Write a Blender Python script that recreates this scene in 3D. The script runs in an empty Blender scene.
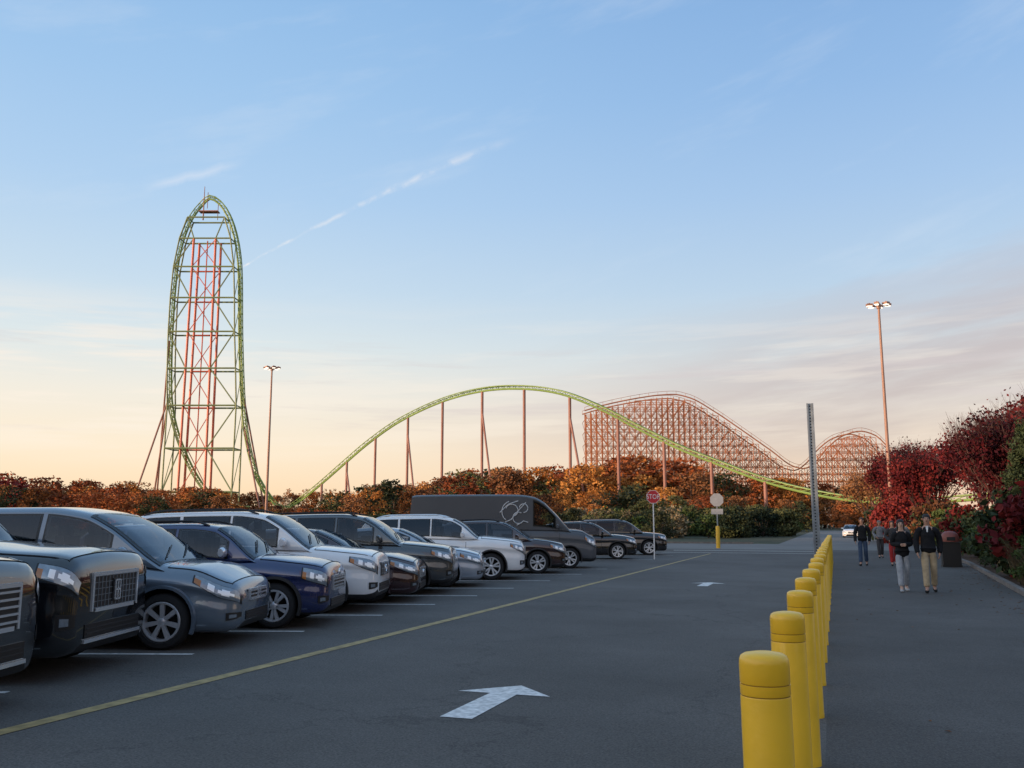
import bpy, math, random
import numpy as np
from mathutils import Vector, Matrix
random.seed(7); np.random.seed(7)
R_=math.radians
scene=bpy.context.scene
scene.view_settings.view_transform='Standard'; scene.view_settings.look='None'; scene.view_settings.exposure=0
COL=scene.collection

# ---------------------------------------------------------------- materials
def lin(c):
    c=c/255.0
    return c/12.92 if c<=0.04045 else ((c+0.055)/1.055)**2.4
def rgb(h):
    h=h.lstrip('#'); return (lin(int(h[0:2],16)),lin(int(h[2:4],16)),lin(int(h[4:6],16)),1)
def mat(name,col,rough=.6,metal=0,coat=0,spec=.5,noise=0,nscale=5,bump=0,bscale=40,emit=None,estr=0,coatr=.03):
    m=bpy.data.materials.new(name); m.use_nodes=True
    nt=m.node_tree; b=nt.nodes['Principled BSDF']
    if len(col)==3: col=(*col,1)
    b.inputs['Base Color'].default_value=col
    b.inputs['Roughness'].default_value=rough; b.inputs['Metallic'].default_value=metal
    b.inputs['Coat Weight'].default_value=coat; b.inputs['Coat Roughness'].default_value=coatr; b.inputs['Coat IOR'].default_value=1.75
    b.inputs['Specular IOR Level'].default_value=spec
    tc=nt.nodes.new('ShaderNodeTexCoord')
    n=nt.nodes.new('ShaderNodeTexNoise'); n.inputs['Scale'].default_value=nscale; n.inputs['Detail'].default_value=5
    nt.links.new(tc.outputs['Object'],n.inputs['Vector'])
    mr=nt.nodes.new('ShaderNodeMapRange'); mr.inputs[1].default_value=.25; mr.inputs[2].default_value=.75
    mr.inputs[3].default_value=1-noise; mr.inputs[4].default_value=1+noise
    nt.links.new(n.outputs[0],mr.inputs[0])
    mx=nt.nodes.new('ShaderNodeVectorMath'); mx.operation='SCALE'; mx.inputs[0].default_value=col[:3]
    nt.links.new(mr.outputs[0],mx.inputs['Scale']); nt.links.new(mx.outputs[0],b.inputs['Base Color'])
    if bump>0:
        n2=nt.nodes.new('ShaderNodeTexNoise'); n2.inputs['Scale'].default_value=bscale; n2.inputs['Detail'].default_value=4
        nt.links.new(tc.outputs['Object'],n2.inputs['Vector'])
        bp=nt.nodes.new('ShaderNodeBump'); bp.inputs['Strength'].default_value=bump; bp.inputs['Distance'].default_value=.02
        nt.links.new(n2.outputs[0],bp.inputs['Height']); nt.links.new(bp.outputs[0],b.inputs['Normal'])
    if emit:
        b.inputs['Emission Color'].default_value=(*emit,1); b.inputs['Emission Strength'].default_value=estr
    return m
def paint(name,col,metal=.2,rough=.32): return mat(name,col,rough=rough,metal=metal,coat=1,noise=.04,nscale=3)

def leafmat(name,c1,c2,c3,ns=.9):
    m=bpy.data.materials.new(name); m.use_nodes=True; nt=m.node_tree; b=nt.nodes['Principled BSDF']
    b.inputs['Roughness'].default_value=.75; b.inputs['Specular IOR Level'].default_value=.15
    tc=nt.nodes.new('ShaderNodeTexCoord'); oi=nt.nodes.new('ShaderNodeObjectInfo')
    n=nt.nodes.new('ShaderNodeTexNoise'); n.inputs['Scale'].default_value=ns; n.inputs['Detail'].default_value=4; n.inputs['Roughness'].default_value=.75
    nt.links.new(tc.outputs['Object'],n.inputs['Vector'])
    ad=nt.nodes.new('ShaderNodeMath'); ad.operation='MULTIPLY_ADD'; ad.inputs[1].default_value=.45; 
    nt.links.new(oi.outputs['Random'],ad.inputs[0]); 
    sb=nt.nodes.new('ShaderNodeMath'); sb.operation='SUBTRACT'; sb.inputs[1].default_value=.22
    nt.links.new(n.outputs[0],sb.inputs[0]); nt.links.new(sb.outputs[0],ad.inputs[2])
    cr=nt.nodes.new('ShaderNodeValToRGB'); e=cr.color_ramp.elements
    e[0].position=.3; e[0].color=(*c1,1); e[1].position=.75; e[1].color=(*c3,1); k=e.new(.52); k.color=(*c2,1)
    nt.links.new(ad.outputs[0],cr.inputs[0]); nt.links.new(cr.outputs[0],b.inputs['Base Color'])
    return m

def groundmat(name,c1,c2,scale,fine,rough=.9,bump=.4,speck=.25,big=.12,crack=0):
    m=bpy.data.materials.new(name); m.use_nodes=True; nt=m.node_tree; b=nt.nodes['Principled BSDF']
    b.inputs['Roughness'].default_value=rough; b.inputs['Specular IOR Level'].default_value=.3
    tc=nt.nodes.new('ShaderNodeTexCoord')
    def noise(s,d=6,r=.6):
        n=nt.nodes.new('ShaderNodeTexNoise'); n.inputs['Scale'].default_value=s; n.inputs['Detail'].default_value=d; n.inputs['Roughness'].default_value=r
        nt.links.new(tc.outputs['Object'],n.inputs['Vector']); return n
    n1=noise(scale); n2=noise(fine,3,.8); n3=noise(scale*.12,3)
    cr=nt.nodes.new('ShaderNodeValToRGB'); cr.color_ramp.elements[0].position=.35; cr.color_ramp.elements[1].position=.65
    cr.color_ramp.elements[0].color=(*c1,1); cr.color_ramp.elements[1].color=(*c2,1); nt.links.new(n1.outputs[0],cr.inputs[0])
    def mr(n,a):
        r=nt.nodes.new('ShaderNodeMapRange'); r.inputs[1].default_value=.3; r.inputs[2].default_value=.7; r.inputs[3].default_value=1-a; r.inputs[4].default_value=1+a
        nt.links.new(n.outputs[0],r.inputs[0]); return r
    a=mr(n2,speck); c=mr(n3,big)
    mu=nt.nodes.new('ShaderNodeMath'); mu.operation='MULTIPLY'; nt.links.new(a.outputs[0],mu.inputs[0]); nt.links.new(c.outputs[0],mu.inputs[1])
    last=mu.outputs[0]
    if crack:
        vo=nt.nodes.new('ShaderNodeTexVoronoi'); vo.feature='DISTANCE_TO_EDGE'; vo.inputs['Scale'].default_value=.2
        nd=noise(1.2,5,.7); mxv=nt.nodes.new('ShaderNodeVectorMath'); mxv.operation='MULTIPLY_ADD'; mxv.inputs[1].default_value=(1.5,1.5,0)
        nt.links.new(nd.outputs[1],mxv.inputs[0]); nt.links.new(tc.outputs['Object'],mxv.inputs[2]); nt.links.new(mxv.outputs[0],vo.inputs['Vector'])
        r=nt.nodes.new('ShaderNodeMapRange'); r.inputs[1].default_value=0; r.inputs[2].default_value=.005; r.inputs[3].default_value=1-crack; r.inputs[4].default_value=1
        nt.links.new(vo.outputs['Distance'],r.inputs[0])
        m2=nt.nodes.new('ShaderNodeMath'); m2.operation='MULTIPLY'; nt.links.new(last,m2.inputs[0]); nt.links.new(r.outputs[0],m2.inputs[1]); last=m2.outputs[0]
    vm=nt.nodes.new('ShaderNodeVectorMath'); vm.operation='SCALE'; nt.links.new(cr.outputs[0],vm.inputs[0]); nt.links.new(last,vm.inputs['Scale'])
    nt.links.new(vm.outputs[0],b.inputs['Base Color'])
    bp=nt.nodes.new('ShaderNodeBump'); bp.inputs['Strength'].default_value=bump; bp.inputs['Distance'].default_value=.01
    nt.links.new(n2.outputs[0],bp.inputs['Height']); nt.links.new(bp.outputs[0],b.inputs['Normal'])
    return m

# ---------------------------------------------------------------- mesh builder
class MB:
    def __init__(s): s.v=[];s.f=[];s.m=[]
    def add(s,v,f,m=0):
        o=len(s.v); s.v+= [tuple(p) for p in v]; s.f+=[tuple(i+o for i in q) for q in f]; s.m+=[m]*len(f)
    def box(s,c,d,m=0,rz=0):
        x,y,z=[k/2 for k in d]; P=[(-x,-y,-z),(x,-y,-z),(x,y,-z),(-x,y,-z),(-x,-y,z),(x,-y,z),(x,y,z),(-x,y,z)]
        ca,sa=math.cos(rz),math.sin(rz)
        P=[(c[0]+a*ca-b*sa,c[1]+a*sa+b*ca,c[2]+g) for a,b,g in P]
        s.add(P,[(0,3,2,1),(4,5,6,7),(0,1,5,4),(1,2,6,5),(2,3,7,6),(3,0,4,7)],m)
    def tube(s,p,q,r,r2=None,n=6,m=0,cap=True):
        p=Vector(p);q=Vector(q); r2=r if r2 is None else r2
        d=(q-p); 
        if d.length<1e-6: return
        d.normalize(); a=d.orthogonal().normalized(); b=d.cross(a)
        V=[];
        for P,rr in((p,r),(q,r2)):
            for i in range(n):
                t=2*math.pi*i/n; V.append(P+a*rr*math.cos(t)+b*rr*math.sin(t))
        F=[(i,(i+1)%n,n+(i+1)%n,n+i) for i in range(n)]
        if cap: F+=[tuple(range(n-1,-1,-1)),tuple(range(n,2*n))]
        s.add(V,F,m)
    def sweep(s,pts,r,n=8,m=0,up=Vector((0,0,1))):
        pts=[Vector(p) for p in pts]; V=[];rs=r if isinstance(r,(list,tuple)) else [r]*len(pts)
        for i,p in enumerate(pts):
            d=(pts[min(i+1,len(pts)-1)]-pts[max(i-1,0)]).normalized()
            a=d.cross(up); a=a.normalized() if a.length>1e-3 else d.orthogonal().normalized(); b=d.cross(a)
            for k in range(n):
                t=2*math.pi*k/n; V.append(p+a*rs[i]*math.cos(t)+b*rs[i]*math.sin(t))
        F=[]
        for i in range(len(pts)-1):
            for k in range(n): F.append((i*n+k,i*n+(k+1)%n,(i+1)*n+(k+1)%n,(i+1)*n+k))
        F+=[tuple(range(n-1,-1,-1)),tuple(range((len(pts)-1)*n,len(pts)*n))]
        s.add(V,F,m)
    def lathe(s,prof,n=24,axis='z',c=(0,0,0),m=0,cap=True):
        V=[];F=[]
        for (r,h) in prof:
            for k in range(n):
                t=2*math.pi*k/n; x,y=r*math.cos(t),r*math.sin(t)
                if axis=='z': V.append((c[0]+x,c[1]+y,c[2]+h))
                elif axis=='y': V.append((c[0]+x,c[1]+h,c[2]+y))
                else: V.append((c[0]+h,c[1]+x,c[2]+y))
        for i in range(len(prof)-1):
            for k in range(n): F.append((i*n+k,i*n+(k+1)%n,(i+1)*n+(k+1)%n,(i+1)*n+k))
        if cap and prof[0][0]>1e-3: F.append(tuple(range(n-1,-1,-1)))
        if cap and prof[-1][0]>1e-3: F.append(tuple(range((len(prof)-1)*n,len(prof)*n)))
        s.add(V,F,m)
    def mesh(s,name,mats,smooth=None):
        me=bpy.data.meshes.new(name); me.from_pydata(s.v,[],s.f); 
        for k in mats: me.materials.append(k)
        me.polygons.foreach_set('material_index',s.m)
        me.validate(); me.update()
        if smooth is not None:
            for p in me.polygons: p.use_smooth=True
            me.set_sharp_from_angle(angle=R_(smooth))
        return me
def fixn(me):
    import bmesh
    bm=bmesh.new(); bm.from_mesh(me); bmesh.ops.remove_doubles(bm,verts=bm.verts,dist=1e-5); bmesh.ops.recalc_face_normals(bm,faces=bm.faces); bm.to_mesh(me); bm.free(); return me
def ob(name,data,parent=None,loc=(0,0,0),rot=(0,0,0),sc=(1,1,1)):
    o=bpy.data.objects.new(name,data); COL.objects.link(o); o.location=loc; o.rotation_euler=rot; o.scale=sc
    if parent is not None: o.parent=parent
    return o
def thing(name,label,cat,group=None,loc=(0,0,0),rz=0,data=None,sc=(1,1,1)):
    o=ob(name,data,None,loc,(0,0,rz),sc); o['label']=label; o['category']=cat
    if group: o['group']=group
    return o
def struct(name,data,loc=(0,0,0)):
    o=ob(name,data,None,loc); o['kind']='structure'; return o

cy,sy=.9435,.3315
def W(u,D,z=0): return Vector((u*cy-D*sy,u*sy+D*cy,z))

# ---------------------------------------------------------------- camera
cam=bpy.data.cameras.new('camera'); co=ob('camera',cam,None,(0,0,1.55),(R_(90+8.842),0,R_(19.358)))
cam.lens=31.64; cam.sensor_width=36; cam.clip_end=6000; cam.clip_start=.05; scene.camera=co

# ---------------------------------------------------------------- world
SUN_EL=4.5; SAZ=-134.0
w=bpy.data.worlds.new('World'); scene.world=w; w.use_nodes=True; nt=w.node_tree; nt.nodes.clear()
N=nt.nodes.new; L=nt.links.new
out=N('ShaderNodeOutputWorld')
tc=N('ShaderNodeTexCoord'); nrm=N('ShaderNodeVectorMath'); nrm.operation='NORMALIZE'; L(tc.outputs['Generated'],nrm.inputs[0])
def dot(vec):
    n=N('ShaderNodeVectorMath'); n.operation='DOT_PRODUCT'; L(nrm.outputs[0],n.inputs[0]); n.inputs[1].default_value=vec; return n.outputs['Value']
def M(op,a,b=None,c=None,cl=False):
    n=N('ShaderNodeMath'); n.operation=op; n.use_clamp=cl
    for i,k in enumerate((a,b,c)):
        if k is None: continue
        if isinstance(k,(int,float)): n.inputs[i].default_value=k
        else: L(k,n.inputs[i])
    return n.outputs[0]
def SS(v,a,b,lo=0,hi=1):
    n=N('ShaderNodeMapRange'); n.interpolation_type='SMOOTHSTEP'; L(v,n.inputs[0])
    n.inputs[1].default_value=a;n.inputs[2].default_value=b;n.inputs[3].default_value=lo;n.inputs[4].default_value=hi; return n.outputs[0]
dz=dot((0,0,1)); dr=dot((cy,sy,0)); dh=dot((-sy,cy,0))
E=M('MULTIPLY',M('ARCSINE',dz),57.2958); A=M('MULTIPLY',M('ARCTAN2',dr,dh),57.2958)
def ramp(stops):
    n=N('ShaderNodeValToRGB'); L(M('DIVIDE',E,90.0,cl=True),n.inputs[0]); e=n.color_ramp.elements
    e[0].position=0; e[0].color=rgb(stops[0][1]); e[1].position=1; e[1].color=rgb(stops[-1][1])
    for d,h in stops[1:-1]:
        k=e.new(d/90); k.color=rgb(h)
    return n.outputs[0]
left=ramp([(0,'#f4cfaa'),(1.5,'#f7d8b6'),(4.6,'#f6e3cd'),(7.8,'#ece4d9'),(11,'#d7e0e4'),(14.5,'#c2d6e8'),(20,'#abcaea'),(26,'#9bc1e8'),(32,'#8eb8e4'),(55,'#8ab0d8'),(90,'#8aacce')])
right=ramp([(0,'#e2c0ac'),(1.5,'#e5c5b1'),(4.6,'#e4cdbf'),(7.8,'#d7cfcd'),(11,'#c3ccd6'),(14.5,'#b0c6de'),(20,'#9dbce1'),(26,'#8bb1de'),(32,'#7fa8d9'),(55,'#86abd3'),(90,'#8aacce')])
def mixc(f,a,b):
    n=N('ShaderNodeMix'); n.data_type='RGBA'
    if isinstance(f,(int,float)): n.inputs[0].default_value=f
    else: L(f,n.inputs[0])
    for i,k in ((6,a),(7,b)):
        if isinstance(k,tuple): n.inputs[i].default_value=k
        else: L(k,n.inputs[i])
    return n.outputs[2]
sky=mixc(SS(A,-22,26),left,right)
def noise2(x,y,scale,detail=4,rough=.55,z=0.0):
    c=N('ShaderNodeCombineXYZ'); L(x,c.inputs[0]); L(y,c.inputs[1]); c.inputs[2].default_value=z
    n=N('ShaderNodeTexNoise'); n.inputs['Scale'].default_value=scale; n.inputs['Detail'].default_value=detail; n.inputs['Roughness'].default_value=rough
    L(c.outputs[0],n.inputs['Vector']); return n.outputs[0]
q=M('SUBTRACT',E,M('MULTIPLY',A,.23))
qn=M('SUBTRACT',E,M('MULTIPLY',A,.12))
nz=noise2(M('MULTIPLY',A,.055),M('MULTIPLY',qn,.34),1.0,6,.6,3.3)
edge_=M('ADD',q,M('MULTIPLY',M('SUBTRACT',nz,.5),15.0))
band=M('MULTIPLY',M('MULTIPLY',SS(edge_,11.0,4.0),SS(A,-14,24)),M('MULTIPLY',SS(E,1.5,6.5),SS(nz,.30,.58,.32,1)))
sky=mixc(M('MULTIPLY',band,.80),sky,rgb('#b7a4a8'))
nz2=noise2(M('MULTIPLY',A,.06),M('MULTIPLY',M('SUBTRACT',E,M('MULTIPLY',A,.03)),.75),1.0,5,.6,5.1)
s2=M('MULTIPLY',SS(nz2,.47,.64),M('MULTIPLY',SS(E,3,6),SS(E,14.5,9.5)))
sky=mixc(M('MULTIPLY',s2,SS(A,-8,-28,.30,.75)),sky,rgb('#f7e9dc'))
nz4=noise2(M('MULTIPLY',A,.07),M('MULTIPLY',E,.9),1.0,5,.6,12.1)
s4=M('MULTIPLY',SS(nz4,.52,.68),M('MULTIPLY',SS(E,4,7),SS(E,13,9)))
sky=mixc(M('MULTIPLY',s4,.4),sky,rgb('#cdbdc0'))
nz3=noise2(M('MULTIPLY',A,.07),M('MULTIPLY',M('SUBTRACT',E,M('MULTIPLY',A,.25)),.3),1.0,5,.6,1.7)
s3=M('MULTIPLY',SS(nz3,.52,.75),SS(E,9,14))
sky=mixc(M('MULTIPLY',s3,.16),sky,rgb('#dde4ee'))
A2=M('ADD',A,17.1)
curve=M('ADD',M('MULTIPLY',A2,.6632),M('MULTIPLY',M('MULTIPLY',A2,A2),-.01008))
wob=M('MULTIPLY',M('SUBTRACT',noise2(M('MULTIPLY',A,.9),M('MULTIPLY',E,.2),1.0,3),.5),.35)
d=M('ABSOLUTE',M('ADD',M('SUBTRACT',M('SUBTRACT',E,15.63),curve),wob))
wid=M('ADD',M('MULTIPLY',A2,.019),.10)
cm=M('SUBTRACT',1.0,M('DIVIDE',d,wid),cl=True)
cm=M('MULTIPLY',cm,M('MULTIPLY',SS(A2,-.3,.3),M('MULTIPLY',SS(A2,18.5,12),SS(noise2(M('MULTIPLY',A,.7),M('MULTIPLY',E,.7),1.0,4,.6,4.2),.38,.6,.12,1))))
sky=mixc(M('MULTIPLY',cm,M('ADD',.40,SS(A2,6,0,0,.5))),sky,rgb('#f6efec'))
dw=M('ABSOLUTE',M('ADD',M('SUBTRACT',M('SUBTRACT',E,19.56),M('MULTIPLY',M('ADD',A,23.13),.385)),M('MULTIPLY',wob,1.5)))
wm=M('MULTIPLY',M('SUBTRACT',1.0,M('DIVIDE',dw,.36),cl=True),M('MULTIPLY',SS(A,-23.6,-21.5),SS(A,-17,-19.5)))
sky=mixc(M('MULTIPLY',wm,.36),sky,rgb('#e6e8f0'))
sd=Vector((math.sin(R_(SAZ))*math.cos(R_(SUN_EL)),math.cos(R_(SAZ))*math.cos(R_(SUN_EL)),math.sin(R_(SUN_EL))))
gl=M('MULTIPLY',SS(dot(tuple(sd)),.1,1.0),SS(E,50,0))
b3=N('ShaderNodeBackground'); b3.inputs[0].default_value=(1,.70,.45,1); L(M('MULTIPLY',gl,1.1),b3.inputs[1])
ns=N('ShaderNodeTexSky'); ns.sky_type='NISHITA'; ns.sun_disc=False; ns.sun_elevation=R_(SUN_EL); ns.sun_rotation=R_(SAZ)
b1=N('ShaderNodeBackground'); L(sky,b1.inputs[0]); b1.inputs[1].default_value=.97
b2=N('ShaderNodeBackground'); L(ns.outputs[0],b2.inputs[0]); b2.inputs[1].default_value=.05
ad=N('ShaderNodeAddShader'); L(b1.outputs[0],ad.inputs[0]); L(b2.outputs[0],ad.inputs[1])
ad2=N('ShaderNodeAddShader'); L(ad.outputs[0],ad2.inputs[0]); L(b3.outputs[0],ad2.inputs[1]); L(ad2.outputs[0],out.inputs[0])
sl=bpy.data.lights.new('sun','SUN'); sl.energy=4.8; sl.angle=R_(.5); sl.color=(1,.66,.42)
so=ob('sun',sl,None,(0,0,50)); so.rotation_euler=sd.to_track_quat('Z','Y').to_euler()

# ---------------------------------------------------------------- ground
def sheet(name,poly,z,m):
    me=bpy.data.meshes.new(name); me.from_pydata([(x,y,z) for x,y in poly],[],[tuple(range(len(poly)))]); me.materials.append(m); return struct(name,me)
m_ground=groundmat('ground_grass',(.035,.045,.018),(.09,.08,.04),.8,12,big=.3)
m_asph=groundmat('asphalt_lot',(.108,.098,.088),(.136,.124,.113),.5,55,rough=.85,bump=.6,speck=.5,big=.3,crack=.3)
m_walk=groundmat('asphalt_walk',(.084,.076,.069),(.105,.095,.087),.7,60,rough=.88,bump=.6,speck=.5,big=.25,crack=.22)
m_road=groundmat('asphalt_sky_sheen',(.16,.15,.14),(.20,.19,.175),.5,30,rough=.8,bump=.3,speck=.15)  # sky reflection on the road is put into this lighter base colour
m_mulch=groundmat('leafy_mulch',(.05,.028,.018),(.12,.06,.03),4,25,bump=1,speck=.5)
m_conc=mat('concrete',(.17,.15,.135),.85,noise=.3,nscale=3,bump=.3)
m_white=mat('road_paint_white',(.68,.66,.63),.7,noise=.4,nscale=16,bump=.2)
m_yel=mat('road_paint_yellow',(.38,.27,.11),.7,noise=.45,nscale=6,bump=.2)
sheet('ground',[(-2500,-600),(2500,-600),(2500,3500),(-2500,3500)],0,m_ground)
sheet('parking_lot',[(-110,-40),(-.12,-40),(-.12,58),(-110,58)],.004,m_asph)
edge=[(2.9,-20),(3.2,10),(3.81,22.3),(4.83,38.9),(5.5,58)]
sheet('walkway',[(-.12,-40),(2.9,-40)]+edge+[(-.12,58)],.005,m_walk)
sheet('cross_road',[(-110,58),(45,58),(45,74),(-110,74)],.006,m_road)
sheet('far_road',[(-4,74),(5,74),(5,230),(-4,230)],.007,m_road)
sheet('planting_bed',[(2.9,-20)]+edge[1:]+[(30,58),(30,-20)],.003,m_mulch)
mb=MB()
for (a,b) in zip(edge[:-1],edge[1:]):
    n=12
    for i in range(n):
        p=Vector((a[0]+(b[0]-a[0])*i/n,a[1]+(b[1]-a[1])*i/n,0)); q_=Vector((a[0]+(b[0]-a[0])*(i+1)/n,a[1]+(b[1]-a[1])*(i+1)/n,0))
        c=(p+q_)/2; l=(q_-p).length-.012; mb.box((c.x+.08,c.y,.055),(.14,l,.11),0,-math.atan2(b[0]-a[0],b[1]-a[1]))
struct('kerb',mb.mesh('kerb',[m_conc]))
mb=MB(); 
for i in range(30): mb.box((-59+i*1.8,74.1,.07),(1.78,.15,.14)); 
for i in range(20): mb.box((6.5+i*1.8,74.1,.07),(1.78,.15,.14))
struct('kerb',mb.mesh('kerb_far',[m_conc]))
def mark(polys,z,m,name='road_marking'):
    b=MB()
    for p in polys: b.add([(x,y,z) for x,y in p],[tuple(range(len(p)))])
    return struct(name,b.mesh(name,[m]))
mark([[(-6.03,-10),(-5.86,-10),(-5.9,20),(-6.07,49),(-6.19,49),(-6.05,20)]],.009,m_yel)
def arrow(x,y): 
    mark([[(x-.15,y),(x+.13,y),(x+.13,y+1.10),(x-.13,y+1.10)],[(x-.45,y+1.10),(x+.45,y+1.10),(x+.02,y+1.56)]],.009,m_white)
arrow(-2.93,7.0); arrow(-3.15,23.4)
TH=R_(18); fw=Vector((math.cos(TH),math.sin(TH),0)); lf=Vector((-math.sin(TH),math.cos(TH),0))
WP=[(-7.12,4.38),(-8.0,6.75),(-7.92,9.4),(-7.95,11.85),(-8.5,14.15),(-8.7,16.3),(-8.9,18.5),(-9.1,20.9),(-9.05,24.0),(-8.8,27.5),(-8.75,31.0),(-9.0,39.7),(-8.7,45.5)]
pl=[]
for x,y in WP[1:]:
    p=Vector((x,y,0))-lf*.32; k=(-7.25-.006*y-p.x)/fw.x; a=p+fw*k; b_=p-fw*4.6; hh=lf*.05
    pl.append([tuple((a-hh)[:2]),tuple((a+hh)[:2]),tuple((b_+hh)[:2]),tuple((b_-hh)[:2])])
mark(pl,.009,m_white)
mark([[(-9,54.5),(-.3,54.5),(-.3,54.9),(-9,54.9)],[(-9,50.5),(-.5,50.5),(-.5,50.75),(-9,50.75)]],.009,m_white)

hs=Vector((math.sin(R_(SAZ)),math.cos(R_(SAZ)),0)); ht=Vector((-hs.y,hs.x,0))
m_light_block=groundmat('light_block_scrub',(.018,.022,.012),(.05,.04,.022),.6,6,bump=1,speck=.5,big=.4)
def light_block_ridge(c,n_,t_,length,h0,wd,taper):  # added bank, never in view, shaped only to block low light
    V=[];F=[];nx,ny=70,11
    for i in range(nx):
        for j in range(ny):
            a=(i/(nx-1)-.5)*length; bb=(j/(ny-1)-.5)*wd*4
            p=c+n_*bb+t_*a; h=h0*math.exp(-(bb/wd)**2)*(1+.05*math.sin(a*.09)+.05*math.sin(a*.31)+.03*math.sin(a*.83+bb)); ed=min(1,(length/2-abs(a))/taper)
            V.append((p.x,p.y,h*ed-.2))
    for i in range(nx-1):
        for j in range(ny-1): F.append((i*ny+j,(i+1)*ny+j,(i+1)*ny+j+1,i*ny+j+1))
    me=bpy.data.meshes.new('added_light_block'); me.from_pydata(V,[],F); me.materials.append(m_light_block); struct('added_light_block',me)
light_block_ridge(hs*62,hs,ht,270,10,11,18)  # added behind the camera so the lot stays out of the low sun
light_block_ridge(Vector((55,-52,0)),Vector((0,1,0)),Vector((1,0,0)),170,13,9,10)  # added out of view to darken what the car sides reflect
light_block_ridge(Vector((52,-5,0)),Vector((1,0,0)),Vector((0,1,0)),95,9,7,10)  # added out of view on the right, dark backdrop for car reflections

# ---------------------------------------------------------------- bollards
m_bol=mat('bollard_yellow',(.98,.56,.02),.42,noise=.10,nscale=4,coat=.2,bump=.08,bscale=30)
m_bolg=mat('bollard_groove',(.36,.20,.01),.6)
def bollard_mesh(seed):
    b=MB(); r=.085
    b.lathe([(r*1.02,0),(r*1.02,.03),(r,.035),(r,.958),(r*.985,.962)],40)
    b.lathe([(r*.97,.96),(r*.97,.968)],40,m=1)
    b.lathe([(r*.985,.966),(r,.970),(r,1.0)],40); b.lathe([(r*.97,.998),(r*.97,1.006)],40,m=1)
    b.lathe([(r*.985,1.004),(r,1.008),(r,1.066),(r*.985,1.082),(r*.93,1.094),(r*.78,1.102),(r*.4,1.108),(0.0001,1.109)],40)
    return b.mesh('bollard',[m_bol,m_bolg],50)
bm_=bollard_mesh(0)
for i in range(24):
    y=3.34+1.56*i; x=-.25+.0035*y
    o=thing('bollard','yellow cylindrical bollard with a grooved cap on the pavement edge','bollard','yellow bollards along the walkway',(x,y,.004),rz=i*.7,data=bm_)
    o.rotation_euler=(R_(random.uniform(-.7,.7)),R_(random.uniform(-.7,.7)),i*.7)

# ---------------------------------------------------------------- posts, masts, signs
m_galv=mat('galvanised_steel',(.27,.31,.35),.42,metal=.6,noise=.3,nscale=2)
m_hole=mat('hole_dark',(.02,.02,.02),.9)
m_rust=mat('weathered_steel_pole',(.34,.20,.15),.6,metal=.2,noise=.2,nscale=.5)
m_lamp=mat('lamp_lens',(.9,.85,.8),.3,emit=(1,.86,.72),estr=1.6)
m_dark=mat('black_plastic',(.018,.018,.02),.55,noise=.1)
b=MB(); HP_=7.25
b.box((0,0,HP_/2),(.17,.012,HP_)); b.box((-.09,-.04,HP_/2),(.010,.09,HP_)); b.box((.09,-.04,HP_/2),(.010,.09,HP_)); b.box((-.125,-.085,HP_/2),(.07,.008,HP_)); b.box((.125,-.085,HP_/2),(.07,.008,HP_))
for k in range(48): b.lathe([(.036,-.0085),(.036,-.0065)],8,'y',(0,0,.3+k*.145),1)
sp=thing('sign_post','tall slim perforated galvanised steel post past the bollards','sign post',None,(-.72,45.0,0),rz=R_(8))
ob('post',b.mesh('post',[m_galv,m_hole]),sp)

def mast(loc,H,lampn,lab,r0=.19):
    t=thing('floodlight_mast',lab,'street light',"parking lot floodlight masts",loc)
    b=MB(); b.tube((0,0,0),(0,0,H),r0,r0*.55,12); b.lathe([(.32,0),(.32,.5),(.24,.55)],12); ob('pole',b.mesh('pole',[m_rust],40),t)
    b=MB(); b.tube((-.85,0,H-.1),(.85,0,H-.1),.06,n=6); b.tube((0,-.7,H-.1),(0,.7,H-.1),.06,n=6); b.lathe([(.2,H-.35),(.2,H+.1)],10); ob('bracket',b.mesh('bracket',[m_rust]),t)
    for i in range(lampn):
        a=2*math.pi*i/lampn+.3; c=(.85*math.cos(a),.75*math.sin(a),H-.1)
        b=MB(); b.box((0,0,.12),(.55,.42,.20)); b.lathe([(.12,.20),(.05,.32)],8); b.box((0,0,-.02),(.44,.34,.06),1)
        ob('lamp',b.mesh('lamp',[m_rust,m_lamp]),t,c,(0,0,a))
mast((5.2,89.7,0),22,6,'tall rusty floodlight mast with a ring of lit lamps')
mast((-69,100.4,0),22,6,'tall slender floodlight mast with a ring of lamps')

m_red=mat('sign_red',(.55,.02,.03),.4,noise=.05)
m_signw=mat('sign_white',(.75,.75,.75),.45,noise=.05)
m_signback=mat('sign_back_aluminium',(.36,.38,.40),.5,metal=.4,noise=.1)
m_signyel=mat('sign_base_yellow',(.75,.44,.03),.5,noise=.1)
def ngon(r,n,rot,y,zc): return [(r*math.cos(rot+2*math.pi*i/n),y,zc+r*math.sin(rot+2*math.pi*i/n)) for i in range(n)]
def plate(b,n,r,rot,y0,y1,zc,m):
    A_=ngon(r,n,rot,y0,zc);B_=ngon(r,n,rot,y1,zc)
    b.add(A_+B_,[tuple(range(n)),tuple(range(2*n-1,n-1,-1))]+[(i,n+i,n+(i+1)%n,(i+1)%n) for i in range(n)],m)
ss=thing('stop_sign','red octagonal stop sign on a white post beside parked cars','stop sign',None,(-7.5,40.4,0),rz=R_(10),sc=(.78,.78,1))
b=MB(); b.box((0,.03,1.35),(.07,.05,2.7)); ob('post',b.mesh('post',[m_signw]),ss)
b=MB(); plate(b,8,.40,math.pi/8,-.012,-.004,0,1); plate(b,8,.375,math.pi/8,-.016,-.0125,0,0)
ob('sign_board',b.mesh('sign_board',[m_red,m_signw]),ss,(0,0,2.75),(0,0,0),(1,1,.78))
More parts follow.
